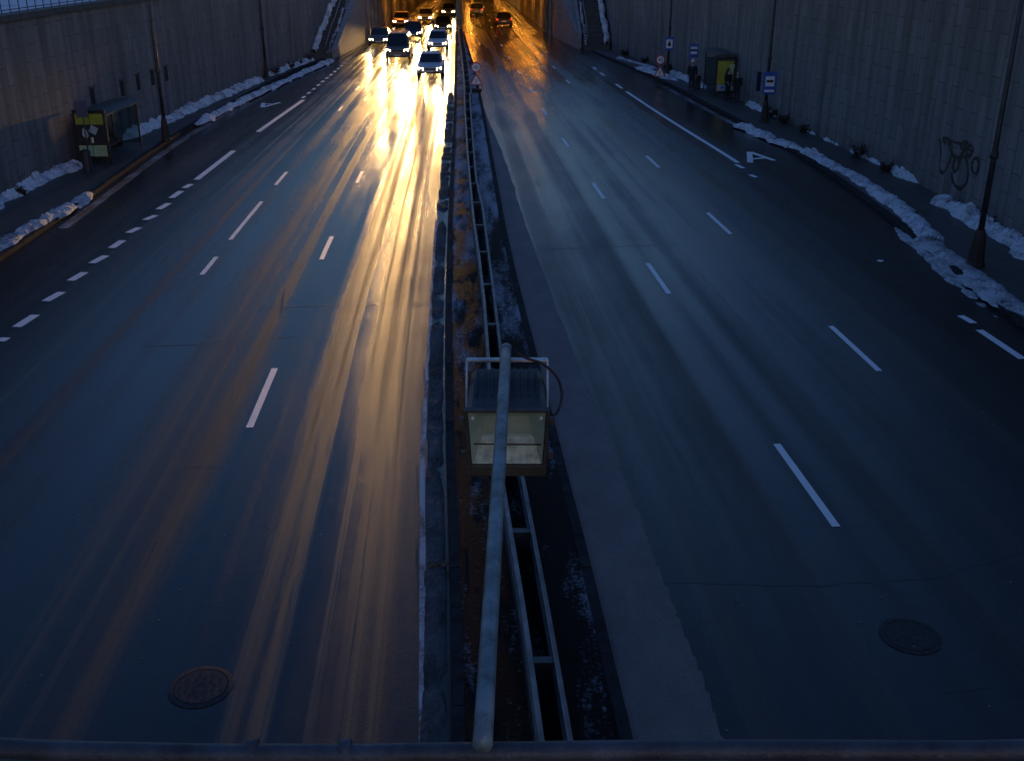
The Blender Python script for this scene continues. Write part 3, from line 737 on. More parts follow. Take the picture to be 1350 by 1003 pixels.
def floodlight():
    # face centre, tilted down 14 degrees and facing the bridge
    top = Vector((-.03, 5.55, 5.994)); dn = Vector((0, math.sin(R(14)), -math.cos(R(14)))); fc = top + dn * .25
    t = thing('floodlight', 'square unlit floodlight with pale greenish glass hanging under the arm', 'floodlight', fc)
    # local axes: x right, n out of the glass, v up in the face
    n = Vector((0, -math.cos(R(14)), -math.sin(R(14)))); v = -dn; X = Vector((1, 0, 0))
    L = lambda x, v_, n_: X * x + v * v_ + n * n_
    def ring(hw, ht, hb, d, r=.03):
        return [L(-hw + r, ht, d), L(hw - r, ht, d), L(hw, ht - r, d), L(hw * .97, -hb + r, d), L(hw * .97 - r, -hb, d), L(-hw * .97 + r, -hb, d), L(-hw * .97, -hb + r, d), L(-hw, ht - r, d)]
    mb = MB(); mb.loft([ring(.238, .243, .24, -.022), ring(.234, .24, .23, -.12), ring(.226, .232, .17, -.32), ring(.218, .215, .11, -.45), ring(.19, .18, .08, -.485)], cap=False); nh = len(mb.v); mb.f.append(tuple(range(nh - 8, nh))); mb.build('housing', M['flood'], t, smooth=False, bevel=.006)
    for k in range(9):      # cooling ribs on the back
        x = -.18 + .045 * k
        mb = MB(); mb.poly([L(x - .004, .25, -.14), L(x - .004, .25, -.32), L(x - .004, .236, -.44), L(x - .004, .2, -.44), L(x - .004, .22, -.14)], .008, X); mb.build('cooling_rib', M['flood'], t)
    # reflector trough inside
    mb = MB()
    a = [L(-.228, .232, -.004), L(.228, .232, -.004), L(.212, -.17, -.004), L(-.212, -.17, -.004)]
    c = [L(-.13, .10, -.13), L(.13, .10, -.13), L(.15, -.04, -.13), L(-.15, -.04, -.13)]
    mb.add(a + c, [(0, 1, 5, 4), (1, 2, 6, 5), (2, 3, 7, 6), (3, 0, 4, 7), (4, 5, 6, 7)]); mb.build('reflector', M['reflector'], t)
    mb = MB(); mb.add([L(-.20, -.165, -.0), L(.20, -.165, -.0), L(.165, -.045, -.115), L(-.165, -.045, -.115)], [(0, 1, 2, 3)]); mb.build('reflector_plate', M['refl_floor'], t)
    mb = MB(); mb.tube([L(-.21, -.035, -.03), L(.21, -.04, -.03)], .005, 6); mb.build('lamp_rod', M['darksteel'], t)
    # frame with an opening
    mb = MB(); o4 = [(-.25, .252), (.25, .252), (.236, -.255), (-.236, -.255)]; i4 = [(-.232, .236), (.232, .236), (.216, -.172), (-.216, -.172)]
    vs = [L(x, y, .014) for x, y in o4] + [L(x, y, .014) for x, y in i4] + [L(x, y, -.02) for x, y in o4] + [L(x, y, -.0) for x, y in i4]
    fs = []
    for k in range(4):
        k2 = (k + 1) % 4; fs += [(k, k2, 4 + k2, 4 + k), (k, 8 + k, 8 + k2, k2), (4 + k, 4 + k2, 12 + k2, 12 + k)]
    mb.add(vs, fs); fr = mb.build('front_frame', M['floodframe'], t, bevel=.003)
    mb = MB(); mb.poly([L(x, y, .008) for x, y in i4]); mb.build('glass', M['floodglass'], t, fix=False)
    for x, y in ((-.2, .2), (.2, .2)): MB().tube([L(x, y, .012), L(x, y, .02)], .009, 8).build('screw', M['white'], t)
    for sx in (-1, 1):
        for yy in (.16, -.1): MB().box(L(sx * .262, yy, -.01), (.03, .035, .05)).build('latch', M['darksteel'], t, bevel=.004)
    # bracket
    zb = e1 - fc + Vector((0, -.05, -.045)); zb.x = 0
    mb = MB(); mb.box(zb + Vector((0, 0, -.0)), (.50, .05, .014)); mb.build('bracket_bar', M['steel'], t, bevel=.003)
    for sx in (-1, 1):
        p0 = zb + Vector((sx * .247, 0, 0)); p1 = L(sx * .247, .02, -.18)
        d = (p1 - p0); mb = MB(); m3 = d.to_track_quat('Z', 'Y').to_matrix()
        mb.box((p0 + p1) / 2, (.012, .045, d.length), m3); mb.build('bracket_side', M['steel'], t)
        MB().tube([p1 - Vector((.03, 0, 0)), p1 + Vector((.03, 0, 0))], .02, 8).build('pivot_bolt', M['darksteel'], t)
    P = [zb + Vector((.06, -.02, .05)), zb + Vector((.12, -.05, .03)), zb + Vector((.22, -.05, -.01)), zb + Vector((.30, -.1, -.07)), zb + Vector((.33, -.16, -.14)), L(.32, .21, -.12), L(.29, .17, -.06), L(.25, .17, -.06)]
    MB().tube([Vector(p) for p in catmull([tuple(p) for p in P], 6)], .0085, 8).build('cable', M['rubber'], t, smooth=True)
floodlight()

# ---------------------------------------------------------------- lamp posts
def lamp_post(p, h, label, armdir, rb=.2):
    t = thing('lamp_post', label, 'lamp post', (p.x, p.y, .12), 0, 'tall lamp posts along the pavements')
    MB().lathe([(rb + .04, 0), (rb + .03, .1), (rb, .14), (rb * .8, .75), (rb * .62, .95), (rb * .5, 1.05)], seg=10).build('base', M['polebase'], t, smooth=False)
    MB().tube([(0, 0, 1.0), (0, 0, 3.1), (0, 0, h)], [.085, .075, .05], 10).build('shaft', M['pole'], t, smooth=True)
    MB().lathe([(.11, 0), (.12, .05), (.12, .12), (.09, .2)], (0, 0, 3.0), 10).build('collar', M['pole'], t, smooth=True)
    MB().tube([(0, 0, h - .05), (armdir * .5, 0, h + .5), (armdir * 1.6, 0, h + .75)], .035, 8).build('arm', M['pole'], t, smooth=True)
    MB().loft([[(armdir * 1.5 + .0, -.13, h + .72), (armdir * 1.5, .13, h + .72), (armdir * 1.5, .1, h + .84), (armdir * 1.5, -.1, h + .84)],
               [(armdir * 2.2, -.1, h + .78), (armdir * 2.2, .1, h + .78), (armdir * 2.2, .06, h + .86), (armdir * 2.2, -.06, h + .86)]]).build('lamp_head', M['darksteel'], t, bevel=.02)
    return t
lamp_post(U(220, 190), 10.5, 'tall dark lamp post on the left pavement just past the bus shelter', 1)
lamp_post(Vector((-16.55, 73, 0)), 10.5, 'thin lamp post against the left wall, farther one between shelter and stairs', 1, .15)
lamp_post(U(1284, 356), 10.5, 'nearest lamp post, black with heavy base, in front of the right wall by the graffiti', -1, .23)
lamp_post(U(1007, 164), 10.5, 'lamp post on the right pavement carrying the large blue bus stop sign', -1, .2)
lamp_post(Vector((10.5, 73.2, 0)), 10.5, 'farthest right lamp post carrying a blue and white square sign', -1, .14)

# ---------------------------------------------------------------- signs
def disc(r, th, c, seg=24):   # facing -y
    mb = MB(); mb.lathe([(r, 0), (r, th)], c, seg, Matrix.Rotation(R(90), 3, 'X')); return mb
def text_mesh(s, size, parent, loc, m, name='numerals'):
    cu = bpy.data.curves.new(name, 'FONT'); cu.body = s; cu.size = size; cu.align_x = 'CENTER'; cu.align_y = 'CENTER'; cu.extrude = .002
    o = bpy.data.objects.new(name + '_tmp', cu); col.objects.link(o)
    bpy.context.view_layer.update(); dg = bpy.context.evaluated_depsgraph_get(); me = bpy.data.meshes.new_from_object(o.evaluated_get(dg))
    bpy.data.objects.remove(o); bpy.data.curves.remove(cu)
    q = bpy.data.objects.new(name, me); col.objects.link(q); me.materials.clear(); me.materials.append(m)
    q.parent = parent; q.location = loc; q.rotation_euler = (R(90), 0, 0); return q
def road_sign(p, label, scale=1.0, rz=0.0):
    t = thing('roadworks_sign', label, 'road sign', (p.x, p.y, p.z), rz, 'portable signs with a speed limit above a warning triangle')
    MB().box((0, .02, .09), (.75, .4, .16), taper=.85).build('foot', M['rubber'], t, bevel=.02)
    MB().tube([(0, .03, .1), (0, .03, 1.75)], .024, 8).build('post', M['darksteel'], t, smooth=True)
    d = MB(); d.lathe([(.31, 0), (.31, .012)], (0, 0, 1.42), 24, Matrix.Rotation(R(90), 3, 'X')); c = d.build('speed_disc', M['red'], t)
    MB().lathe([(.235, 0), (.235, .006)], (0, -.0125, 1.42), 24, Matrix.Rotation(R(90), 3, 'X')).build('disc_face', M['white'], c)
    text_mesh('40', .30, c, (0, -.022, 1.42), M['black'])
    def tri(h, y, th, zc, m, nm, par):
        w = h * .5774 * 2 * .5
        mb = MB(); mb.poly([Vector((-w, y, zc - h / 3)), Vector((w, y, zc - h / 3)), Vector((0, y, zc + 2 * h / 3))], th, (0, -1, 0)); return mb.build(nm, m, par)
    a = tri(.72, -.0, .012, .62, M['red'], 'warning_triangle', t); tri(.52, -.0125, .006, .61, M['white'], 'triangle_face', a)
    MB().box((0, -.022, .66), (.05, .004, .18)).box((0, -.022, .53), (.05, .004, .05)).build('exclamation_mark', M['black'], a)
    return t
road_sign(U(628, 124) + Vector((0, 0, .13)), 'speed limit 40 sign with triangle standing on the median by the barrier')
road_sign(U(869, 112) + Vector((0, 0, .12)), 'speed limit 40 sign with triangle standing on the right pavement near the kerb')
def bus_panel(parent, x, y, z, w, h, style, name='sign_plate'):
    o = MB().box((x, y, z), (w, .03, h)).build(name, M['blue'], parent, bevel=.01)
    f = y - .0155
    if style == 'bus':
        MB().box((x, f, z + h * .08), (w * .66, .006, h * .44)).build('white_field', M['white'], o)
        # bus pictogram: long dark body with wheels
        mb = MB(); mb.box((x, f - .005, z + h * .09), (w * .5, .004, h * .10)); mb.box((x - w * .13, f - .006, z + h * .03), (w * .09, .004, h * .05)); mb.box((x + w * .13, f - .006, z + h * .03), (w * .09, .004, h * .05)); mb.build('bus_pictogram', M['black'], o)
        MB().box((x, f, z - h * .34), (w * .72, .006, h * .10)).build('white_band', M['white'], o)
    elif style == 'bars':
        MB().box((x, f, z + h * .2), (w * .7, .006, h * .17)).build('white_band', M['white'], o); MB().box((x, f, z - h * .16), (w * .7, .006, h * .2)).build('white_band', M['white'], o)
        MB().box((x, f, z + h * .02), (w * .7, .006, h * .1)).build('dark_band', M['black'], o)
    else:
        MB().box((x, f, z), (w * .72, .006, h * .62)).build('white_field', M['white'], o, bevel=.002)
        MB().lathe([(w * .2, 0), (w * .2, .004)], (x, f - .004, z - h * .05), 16, Matrix.Rotation(R(90), 3, 'X')).box((x, f - .006, z + h * .1), (w * .18, .004, h * .2)).build('dark_symbol', M['black'], o)
def at(p, x, y):
    """height of the point seen at (x,y) if it stands on the vertical through p"""
    r = ray(x, y); t = p.y / r.y; return Vector((r.x * t, p.y, HC + r.z * t))
q = U(1007, 164); c = at(q, 1014, 109.5)
t = thing('bus_stop_sign', 'large blue bus stop sign with white field on the lamp post', 'bus stop sign', (q.x, q.y - .14, c.z - .6), 0, 'blue bus stop signs')
bus_panel(t, c.x - q.x, 0, .6, .68, 1.1, 'bus')
MB().box((.0, .05, .85), (.25, .05, .04)).box((.0, .05, .35), (.25, .05, .04)).build('bracket', M['darksteel'], t)
t = thing('sign_plate_back', 'dark blue sign plate seen edge-on left of the lamp post with the large bus sign', 'sign', (q.x - .42, q.y + .12, c.z - .55))
MB().box((0, 0, .6), (.3, .03, .95), Matrix.Rotation(R(35), 3, 'Z')).build('plate', M['bluedark'], t, bevel=.03)
MB().box((.22, -.02, .6), (.3, .04, .04)).build('bracket', M['darksteel'], t)
q = Vector((11.35, 68.2, .12)); c = at(q, 912, 67)
t = thing('bus_stop_sign', 'smaller blue bus stop sign on a thin pole above the person in the white hat', 'bus stop sign', (q.x, q.y, .12), 0, 'blue bus stop signs')
MB().tube([(0, 0, 0), (0, 0, c.z + .35)], .03, 8).build('pole', M['darksteel'], t, smooth=True)
bus_panel(t, 0, -.05, c.z - .12, .56, .8, 'bars')
q = Vector((10.5, 73.2, 0)); c = at(q, 872, 58)
t = thing('direction_sign', 'blue square sign with white field and dark symbol on the farthest right lamp post', 'sign', (q.x, q.y - .1, c.z - .5))
bus_panel(t, 0, 0, .5, .58, .88, 'symbol'); MB().box((0, .05, .5), (.1, .08, .05)).build('bracket', M['darksteel'], t)
q = U(125, 226); c = at(q, 119, 143)
t = thing('bus_stop_sign', 'bus stop pole with dark plate in front of the left advertising panel', 'bus stop sign', (q.x, q.y - .35, .12), 0)
MB().tube([(0, 0, 0), (0, 0, c.z + .15)], .028, 8).build('pole', M['darksteel'], t, smooth=True)
MB().box((0, -.04, c.z - .1), (.42, .03, .62), Matrix.Rotation(R(25), 3, 'Z')).build('plate', M['bluedark'], t, bevel=.02)

# ---------------------------------------------------------------- bus shelters, bins
def shelter(label, x0, x1, y0, y1, side, poster, rz_=0.0):
    """side=+1: back of the shelter at x1 (right wall); the advertising panel closes the near end"""
    cx, cy = (x0 + x1) / 2, (y0 + y1) / 2; t = thing('bus_shelter', label, 'bus shelter', (cx, cy, .12), 0, 'bus shelters by the pavements'); w, d = x1 - x0, y1 - y0
    for sx in (-1, 1):
        for sy in (-1, 1): MB().box((sx * (w / 2 - .04), sy * (d / 2 - .04), 1.15 - rz_ / 2), (.06, .06, 2.3 - rz_)).build('post', M['frame'], t)
    MB().loft([[(-w / 2 - .12, y, 2.302 - rz_), (-w / 2 - .12, y, 2.36 - rz_), (-w / 4, y, 2.46 - rz_), (w / 4, y, 2.46 - rz_), (w / 2 + .12, y, 2.36 - rz_), (w / 2 + .12, y, 2.302 - rz_)] for y in (-d / 2 - .15, d / 2 + .15)]).build('roof', M['roofp'], t)
    bx = side * (w / 2 - .04)
    for k in range(3):
        yy = -d / 2 + d * (k + .5) / 3
        MB().box((bx, yy, 1.1), (.012, d / 3 - .08, 1.7)).build('glass_pane', M['glass'], t)
    MB().box((bx - side * .3, 0, .45), (.34, d * .7, .05)).build('bench', M['frame'], t)
    MB().box((bx - side * .3, -d * .25, .21), (.05, .05, .43)).box((bx - side * .3, d * .25, .21), (.05, .05, .43)).build('bench_leg', M['frame'], t)
    MB().box((0, d / 2 - .04, 1.1), (w - .16, .012, 1.7)).build('glass_pane', M['glass'], t)
    # advertising panel with printed poster at the near end
    pw = poster['w']; px_ = poster['x']; py = -d / 2 - .1; hz = 1.25
    p = MB().box((px_, py, hz), (pw, .14, 1.95)).build('advertising_panel', M['frame'], t, bevel=.02)
    MB().box((px_ - pw * .38, py, .14), (.1, .1, .28)).box((px_ + pw * .38, py, .14), (.1, .1, .28)).build('panel_foot', M['frame'], p)
    f = py - .072; iw = pw - .2
    if poster['k'] == 'left':
        MB().box((px_, f, hz + .62), (iw, .006, .42)).build('poster_top', M['ylw'], p)
        MB().box((px_, f, hz + .0), (iw, .006, .78)).build('poster_picture', M['pdark'], p)
        MB().box((px_, f, hz - .63), (iw, .006, .44)).build('poster_bottom', M['pgreen'], p)
        mb = MB(); mb.poly([Vector((px_ + a_, f - .004, hz + b_)) for a_, b_ in ((-.36, .0), (-.2, -.16), (-.1, -.02), (-.16, .2), (-.3, .28))], .004, (0, -1, 0)); mb.box((px_ + .12, f - .006, hz + .2), (.3, .004, .3), Matrix.Rotation(R(30), 3, 'Y')); mb.build('poster_shape', M['pblue'], p)
        MB().box((px_ + .02, f - .006, hz - .2), (.1, .004, .22)).build('poster_figure', M['white'], p)
        MB().box((px_, f - .012, hz - .05), (.02, .008, 1.75)).build('panel_mullion', M['frame'], p)
    else:
        MB().box((px_, f, hz + .18), (iw, .006, 1.3)).build('poster_top', M['ylw'], p)
        MB().box((px_, f, hz - .66), (iw, .006, .36)).build('poster_bottom', M['pblue'], p)
        # plain walking silhouette
        mb = MB(); X = lambda x, z: Vector((px_ + x, f - .004, hz + z))
        mb.poly([X(.1, -.35), X(.17, -.35), X(.2, 0), X(.16, .35), X(.19, .42), X(.14, .5), X(.08, .44), X(.06, .3), X(-.05, .1), X(-.03, .05), X(.09, .16), X(.1, 0)], .004, (0, -1, 0)); mb.build('poster_figure', M['pdark'], p)
        MB().box((px_ + iw * .33, f - .005, hz + .1), (iw * .3, .004, 1.1), Matrix.Rotation(R(8), 3, 'Y')).build('poster_shape', M['pgreen'], p)
        MB().box((px_ - .12, f - .005, hz - .66), (.22, .004, .1)).build('poster_logo', M['blue'], p)
        MB().box((px_ + pw * .5 + (w - pw) * .5, -d / 2 + .0, 1.2), (w - pw - .1, .012, 1.9)).build('glass_pane', M['glass'], t)
    return t
shelter('glass bus shelter by the left wall with a dark advertising panel at its near end', -17.5, -16.3, 42.7, 46.6, -1, dict(w=1.3, x=.02, k='left'), .32)
shelter('bus shelter by the right wall with a yellow green poster', 11.75, 13.15, 62.8, 66.4, 1, dict(w=1.12, x=-.12, k='right'))
def bin_(p, h, r, label):
    t = thing('litter_bin', label, 'litter bin', (p.x, p.y, .12), 0)
    MB().lathe([(r * .8, 0), (r * .85, .04), (r, h * .85), (r * 1.05, h * .86), (r * 1.05, h * .92)], seg=14).build('body', M['darksteel'], t)
    MB().lathe([(r * 1.07, h * .925), (r * .9, h), (r * .3, h * 1.04)], seg=14).build('lid', M['black'], t)
bin_(U(123, 226) + Vector((.1, -.75, 0)), .85, .19, 'dark litter bin standing in front of the left advertising panel')
bin_(U(919, 121), .82, .2, 'dark litter bin beside the person in the white hat')

# ---------------------------------------------------------------- people
def skin_mesh(nodes, edges, name, m, parent, sub=2, root=0):
    me = bpy.data.meshes.new(name); me.from_pydata([n[0] for n in nodes], edges, []); o = bpy.data.objects.new(name + '_tmp', me); col.objects.link(o)
    s = o.modifiers.new('skin', 'SKIN'); ss = o.modifiers.new('sub', 'SUBSURF'); ss.levels = sub; ss.render_levels = sub; s.use_smooth_shade = True
    for i, n in enumerate(nodes):
        sv = me.skin_vertices[0].data[i]; r_ = n[1]; sv.radius = r_ if isinstance(r_, tuple) else (r_, r_); sv.use_root = (i == root)
    bpy.context.view_layer.update(); dg = bpy.context.evaluated_depsgraph_get(); m2 = bpy.data.meshes.new_from_object(o.evaluated_get(dg)); bpy.data.objects.remove(o)
    m2.name = name; m2.materials.clear(); m2.materials.append(m)
    for p in m2.polygons: p.use_smooth = True
    q = bpy.data.objects.new(name, m2); col.objects.link(q); q.parent = parent; return q
def person(p, h, rz, label, coat, hairm, hat=None, skirt=.82, arms=0):
    t = thing('person', label, 'person', (p.x, p.y, p.z), rz, None); k = h / 1.75
    N = []; E_ = []
    def nd(x, y, z, r, par=None):
        N.append(((x * k, y * k, z * k), tuple(a * k for a in r) if isinstance(r, tuple) else r * k)); i = len(N) - 1
        if par is not None: E_.append((par, i))
        return i
    pel = nd(0, 0, .95, (.15, .11)); wa = nd(0, 0, 1.12, (.135, .10), pel); ch = nd(0, .0, 1.30, (.165, .115), wa); sh = nd(0, .005, 1.42, (.12, .085), ch); nk = nd(0, -.005, 1.50, .055, sh)
    h1 = nd(0, -.012, 1.58, (.075, .085), nk); h2 = nd(0, -.008, 1.67, (.078, .092), h1); nd(0, .0, 1.735, (.05, .06), h2)
    for s in (-1, 1):
        hp = nd(s * .095, 0, .88, .095, pel); kn = nd(s * .105, -.015, .48, .062, hp); an = nd(s * .112, .012, .09, .036, kn); to = nd(s * .118, -.10, .05, (.03, .018), an)
        s1 = nd(s * .185, .005, 1.40, .062, sh); el = nd(s * .245, .02, 1.12, .045, s1)
        fw = -.16 if arms == 1 else -.05
        wr_ = nd(s * (.19 if arms == 1 else .25), fw, .88 if arms == 0 else .98, .03, el); pm = nd(s * (.17 if arms == 1 else .25), fw - .03, .82 if arms == 0 else .95, (.036, .018), wr_)
        for j, (dx, ln) in enumerate(((-.022, .065), (-.008, .075), (.007, .07), (.021, .055))):
            a = nd(s * (.17 if arms == 1 else .25), fw - .03 + dx, (.82 if arms == 0 else .95) - .045, .0095, pm); nd(s * ((.17 if arms == 1 else .25) - .012), fw - .03 + dx, (.82 if arms == 0 else .95) - .045 - ln, .008, a)
        th = nd(s * ((.17 if arms == 1 else .25) - .02), fw - .065, (.82 if arms == 0 else .95) - .01, .011, pm); nd(s * ((.17 if arms == 1 else .25) - .03), fw - .085, (.82 if arms == 0 else .95) - .045, .009, th)
    skin_mesh(N, E_, 'body', M['skin'], t)
    # trousers and coat follow the body
    tr_n = [((0, 0, .95 * k), (.16 * k, .12 * k))]; tr_e = []
    for s in (-1, 1):
        b = len(tr_n); tr_n += [((s * .097 * k, 0, .86 * k), .105 * k), ((s * .107 * k, -.012 * k, .48 * k), .075 * k), ((s * .112 * k, .012 * k, .1 * k), .062 * k)]; tr_e += [(0, b), (b, b + 1), (b + 1, b + 2)]
    skin_mesh(tr_n, tr_e, 'trousers', M['trousers'], t)
    cn = [((0, 0, 1.12 * k), (.185 * k, .15 * k)), ((0, 0, 1.31 * k), (.215 * k, .16 * k)), ((0, .005 * k, 1.43 * k), (.13 * k, .10 * k)), ((0, 0, 1.49 * k), .075 * k), ((0, 0, .95 * k), (.205 * k, .165 * k)), ((0, 0, skirt * k), (.215 * k, .175 * k))]
    ce = [(0, 1), (1, 2), (2, 3), (0, 4), (4, 5)]
    for s in (-1, 1):
        b = len(cn); cn += [((s * .19 * k, .005 * k, 1.40 * k), .09 * k), ((s * .25 * k, .02 * k, 1.12 * k), .075 * k), ((s * (.2 if arms == 1 else .252) * k, (-.13 if arms == 1 else -.04) * k, (.99 if arms == 1 else .91) * k), .05 * k)]; ce += [(2, b), (b, b + 1), (b + 1, b + 2)]
    skin_mesh(cn, ce, 'coat', coat, t)
    for s in (-1, 1):
        MB().loft([[(s * .115 * k + x * .05 * k, y * k, z * k) for x, z in ((-1, 0), (1, 0), (.9, zz), (-.9, zz))] for y, zz in ((.07, .09), (-.03, .1), (-.12, .06), (-.185, .03))]).build('shoe', M['black'], t, bevel=.008)
    # face
    for s in (-1, 1):
        MB().lathe([(.002, -.009), (.009, -.003), (.009, .003), (.002, .009)], (s * .03 * k, -.092 * k, 1.645 * k), 8).build('eye', M['black'], t)
        MB().lathe([(.004, -.028), (.014, -.01), (.016, .012), (.006, .028)], (s * .082 * k, 0, 1.63 * k), 8).build('ear', M['skin'], t)
    MB().loft([[(-.006 * k, -.09 * k, 1.645 * k), (.006 * k, -.09 * k, 1.645 * k), (0, -.098 * k, 1.645 * k)], [(-.016 * k, -.085 * k, 1.60 * k), (.016 * k, -.085 * k, 1.60 * k), (0, -.118 * k, 1.605 * k)]]).build('nose', M['skin'], t, smooth=True)
    MB().box((0, -.094 * k, 1.57 * k), (.045 * k, .008, .008)).build('mouth', M['red'], t, bevel=.003)
    prof = [(.088, 1.58), (.098, 1.64), (.096, 1.70), (.07, 1.755), (.02, 1.775)]
    vs = [(r_ * k, z * k) for r_, z in prof]
    hb = MB(); hb.lathe(vs, (0, .022 * k, 0), 14); hb.build('hair', hairm, t, smooth=True)
    if hat:
        hh = MB(); hh.lathe([(.108 * k, 1.675 * k), (.115 * k, 1.69 * k), (.113 * k, 1.73 * k), (.10 * k, 1.78 * k), (.06 * k, 1.82 * k), (.02 * k, 1.835 * k)], (0, .008 * k, 0), 16); hh.build('hat', hat, t, smooth=True)
        MB().lathe([(.02 * k, 0), (.035 * k, .02 * k), (.03 * k, .05 * k), (.008 * k, .06 * k)], (0, .008 * k, 1.83 * k), 10).build('pompom', hat, t, smooth=True)
    return t
gz = Vector((0, 0, .124))
person(U(911, 123) + gz, 1.78, R(-20), 'person in a white hat and long dark coat waiting under the small bus stop sign', M['coat'], M['hair'], M['wool'], .62)
person(U(958, 134) + gz, 1.68, R(35), 'dark haired person in a dark coat at the right bus shelter, standing nearer the poster', M['coat'], M['hair'], None, .7, 1)
person(U(970, 138) + gz, 1.62, R(-25), 'fair haired person in a black jacket at the right bus shelter, nearest the wall', M['coat2'], M['blond'], None, .84)

# ---------------------------------------------------------------- small things
def shrub(p, s, label):
    o = Vector((p.x, p.y, .1)); t = thing('shrub', label, 'shrub', o, 0, 'dead shrubs growing at the foot of the walls'); mb = MB(); tw = MB()
    r_ = random.Random(int(p.x * 100 + p.y * 77))
    for k in range(22):
        a = r_.uniform(0, 6.28); l = s * r_.uniform(.5, 1.0); e = Vector((math.cos(a) * l * .6, math.sin(a) * l * .7, l * r_.uniform(.5, 1.0)))
        tw.tube([(0, 0, 0), e * .5 + Vector((0, 0, .05)), e], [.012, .008, .004], 4)
        for j in range(16):
            c = e * r_.uniform(.35, 1.05) + Vector((r_.gauss(0, .06), r_.gauss(0, .06), r_.gauss(0, .05))) * s * 1.6
            n = Vector((r_.uniform(-1, 1), r_.uniform(-1, 1), r_.uniform(-.3, 1))).normalized(); u_ = n.orthogonal().normalized() * .05 * r_.uniform(.5, 1.3); v_ = n.cross(u_) * .6
            mb.add([c - u_, c - v_, c + u_, c + v_], [(0, 1, 2, 3)])
    tw.build('twigs', M['twig'], t); mb.build('leaves', M['twig'], t, fix=False)
for (x, y, s, lab) in ((1040, 158, .75, 'dark dead shrub by the right wall just past the large bus sign'), (1063, 166, .5, 'small dark shrub at the start of the snow bank by the right wall'),
                       (1085, 178, .4, 'low dark shrub poking through snow midway along the right wall'),
                       (1154, 212, .7, 'dark bushy shrub in the snow below the stained wall left of the graffiti'), (1186, 230, .45, 'low dark shrub in the snow directly below the graffiti'),
                       (1318, 305, .4, 'small dark weed in the snow right of the nearest lamp post'), (345, 101, .8, 'dark shrub at the foot of the farther left lamp post'), (366, 93, .6, 'dark shrub at the left wall past the farther lamp post'),
                       (398, 83, .7, 'dark shrub against the left wall at the foot of the stairs'), (380, 88, .5, 'small dark shrub on the left wall base between two larger shrubs'),
                       (880, 95, .6, 'dark shrub by the right wall behind the speed limit sign'), (850, 85, .5, 'dark shrub at the right wall between the stairs and the speed limit sign'), (825, 76, .6, 'dark shrub at the right wall closest to the stairs'), (28, 262, .35, 'small dark weed in the snow bank of the near left corner'), (148, 196, .5, 'dark weed beside the left bus shelter at the wall')):
    tab = wallL if x < 675 else wallR; p = U(x, y); lim = ip(tab, p.y)
    p.x = max(p.x, lim + .3) if x < 675 else min(p.x, lim - .3); shrub(p, s, lab)
for (x, y, lab) in ((265, 905, 'round iron manhole cover in the near left lane'), (1200, 838, 'round iron manhole cover in the near right lane')):
    p = U(x, y); t = thing('manhole_cover', lab, 'manhole cover', (p.x, p.y, .003), 0, 'manhole covers in the road')
    MB().lathe([(.40, 0), (.40, .006), (.335, .008), (.33, .002)], seg=40).build('ring', M['iron'], t)
    mb = MB(); mb.lathe([(.32, 0), (.32, .007), (.31, .008)], seg=40)
    for k in range(10):
        for j in range(3): mb.box(((.08 + .09 * j) * math.cos(k * .628 + j * .3), (.08 + .09 * j) * math.sin(k * .628 + j * .3), .0078), (.03, .03, .002))
    mb.build('lid', M['iron'], t)
p = U(577, 749); t = thing('leaf_clump', 'small clump of dry brown leaves on the ice beside the median', 'leaves', (p.x, p.y, .06)); mb = MB()
for k in range(26):
    c = Vector((rnd.gauss(0, .07), rnd.gauss(0, .05), abs(rnd.gauss(0, .03)))); n = Vector((rnd.uniform(-1, 1), rnd.uniform(-1, 1), rnd.uniform(.2, 1))).normalized(); u_ = n.orthogonal() * .035; v_ = n.cross(u_) * .5
    mb.add([c - u_, c - v_, c + u_, c + v_], [(0, 1, 2, 3)])
mb.build('leaves', M['leaf'], t, fix=False)
# loose pebbles and specks of grit on the near road
mb = MB()
for k in range(420):
    y = 9 + 30 * rnd.random() ** 1.6; x = rnd.uniform(-9, 10) if k % 3 else ip(medR, y) + rnd.uniform(-.9, 1.3)
    r_ = rnd.uniform(.006, .017); mb.lathe([(r_ * .7, 0), (r_, r_ * .4), (r_ * .5, r_ * .9)], (x, y, .022 if ip(medR, y) - 1.5 < x < ip(medR, y) + 1 else .002), 5)
tag(mb.build('pebbles', M['concrete'], kind='stuff'), 'scattered pale pebbles on the near road', 'pebbles')

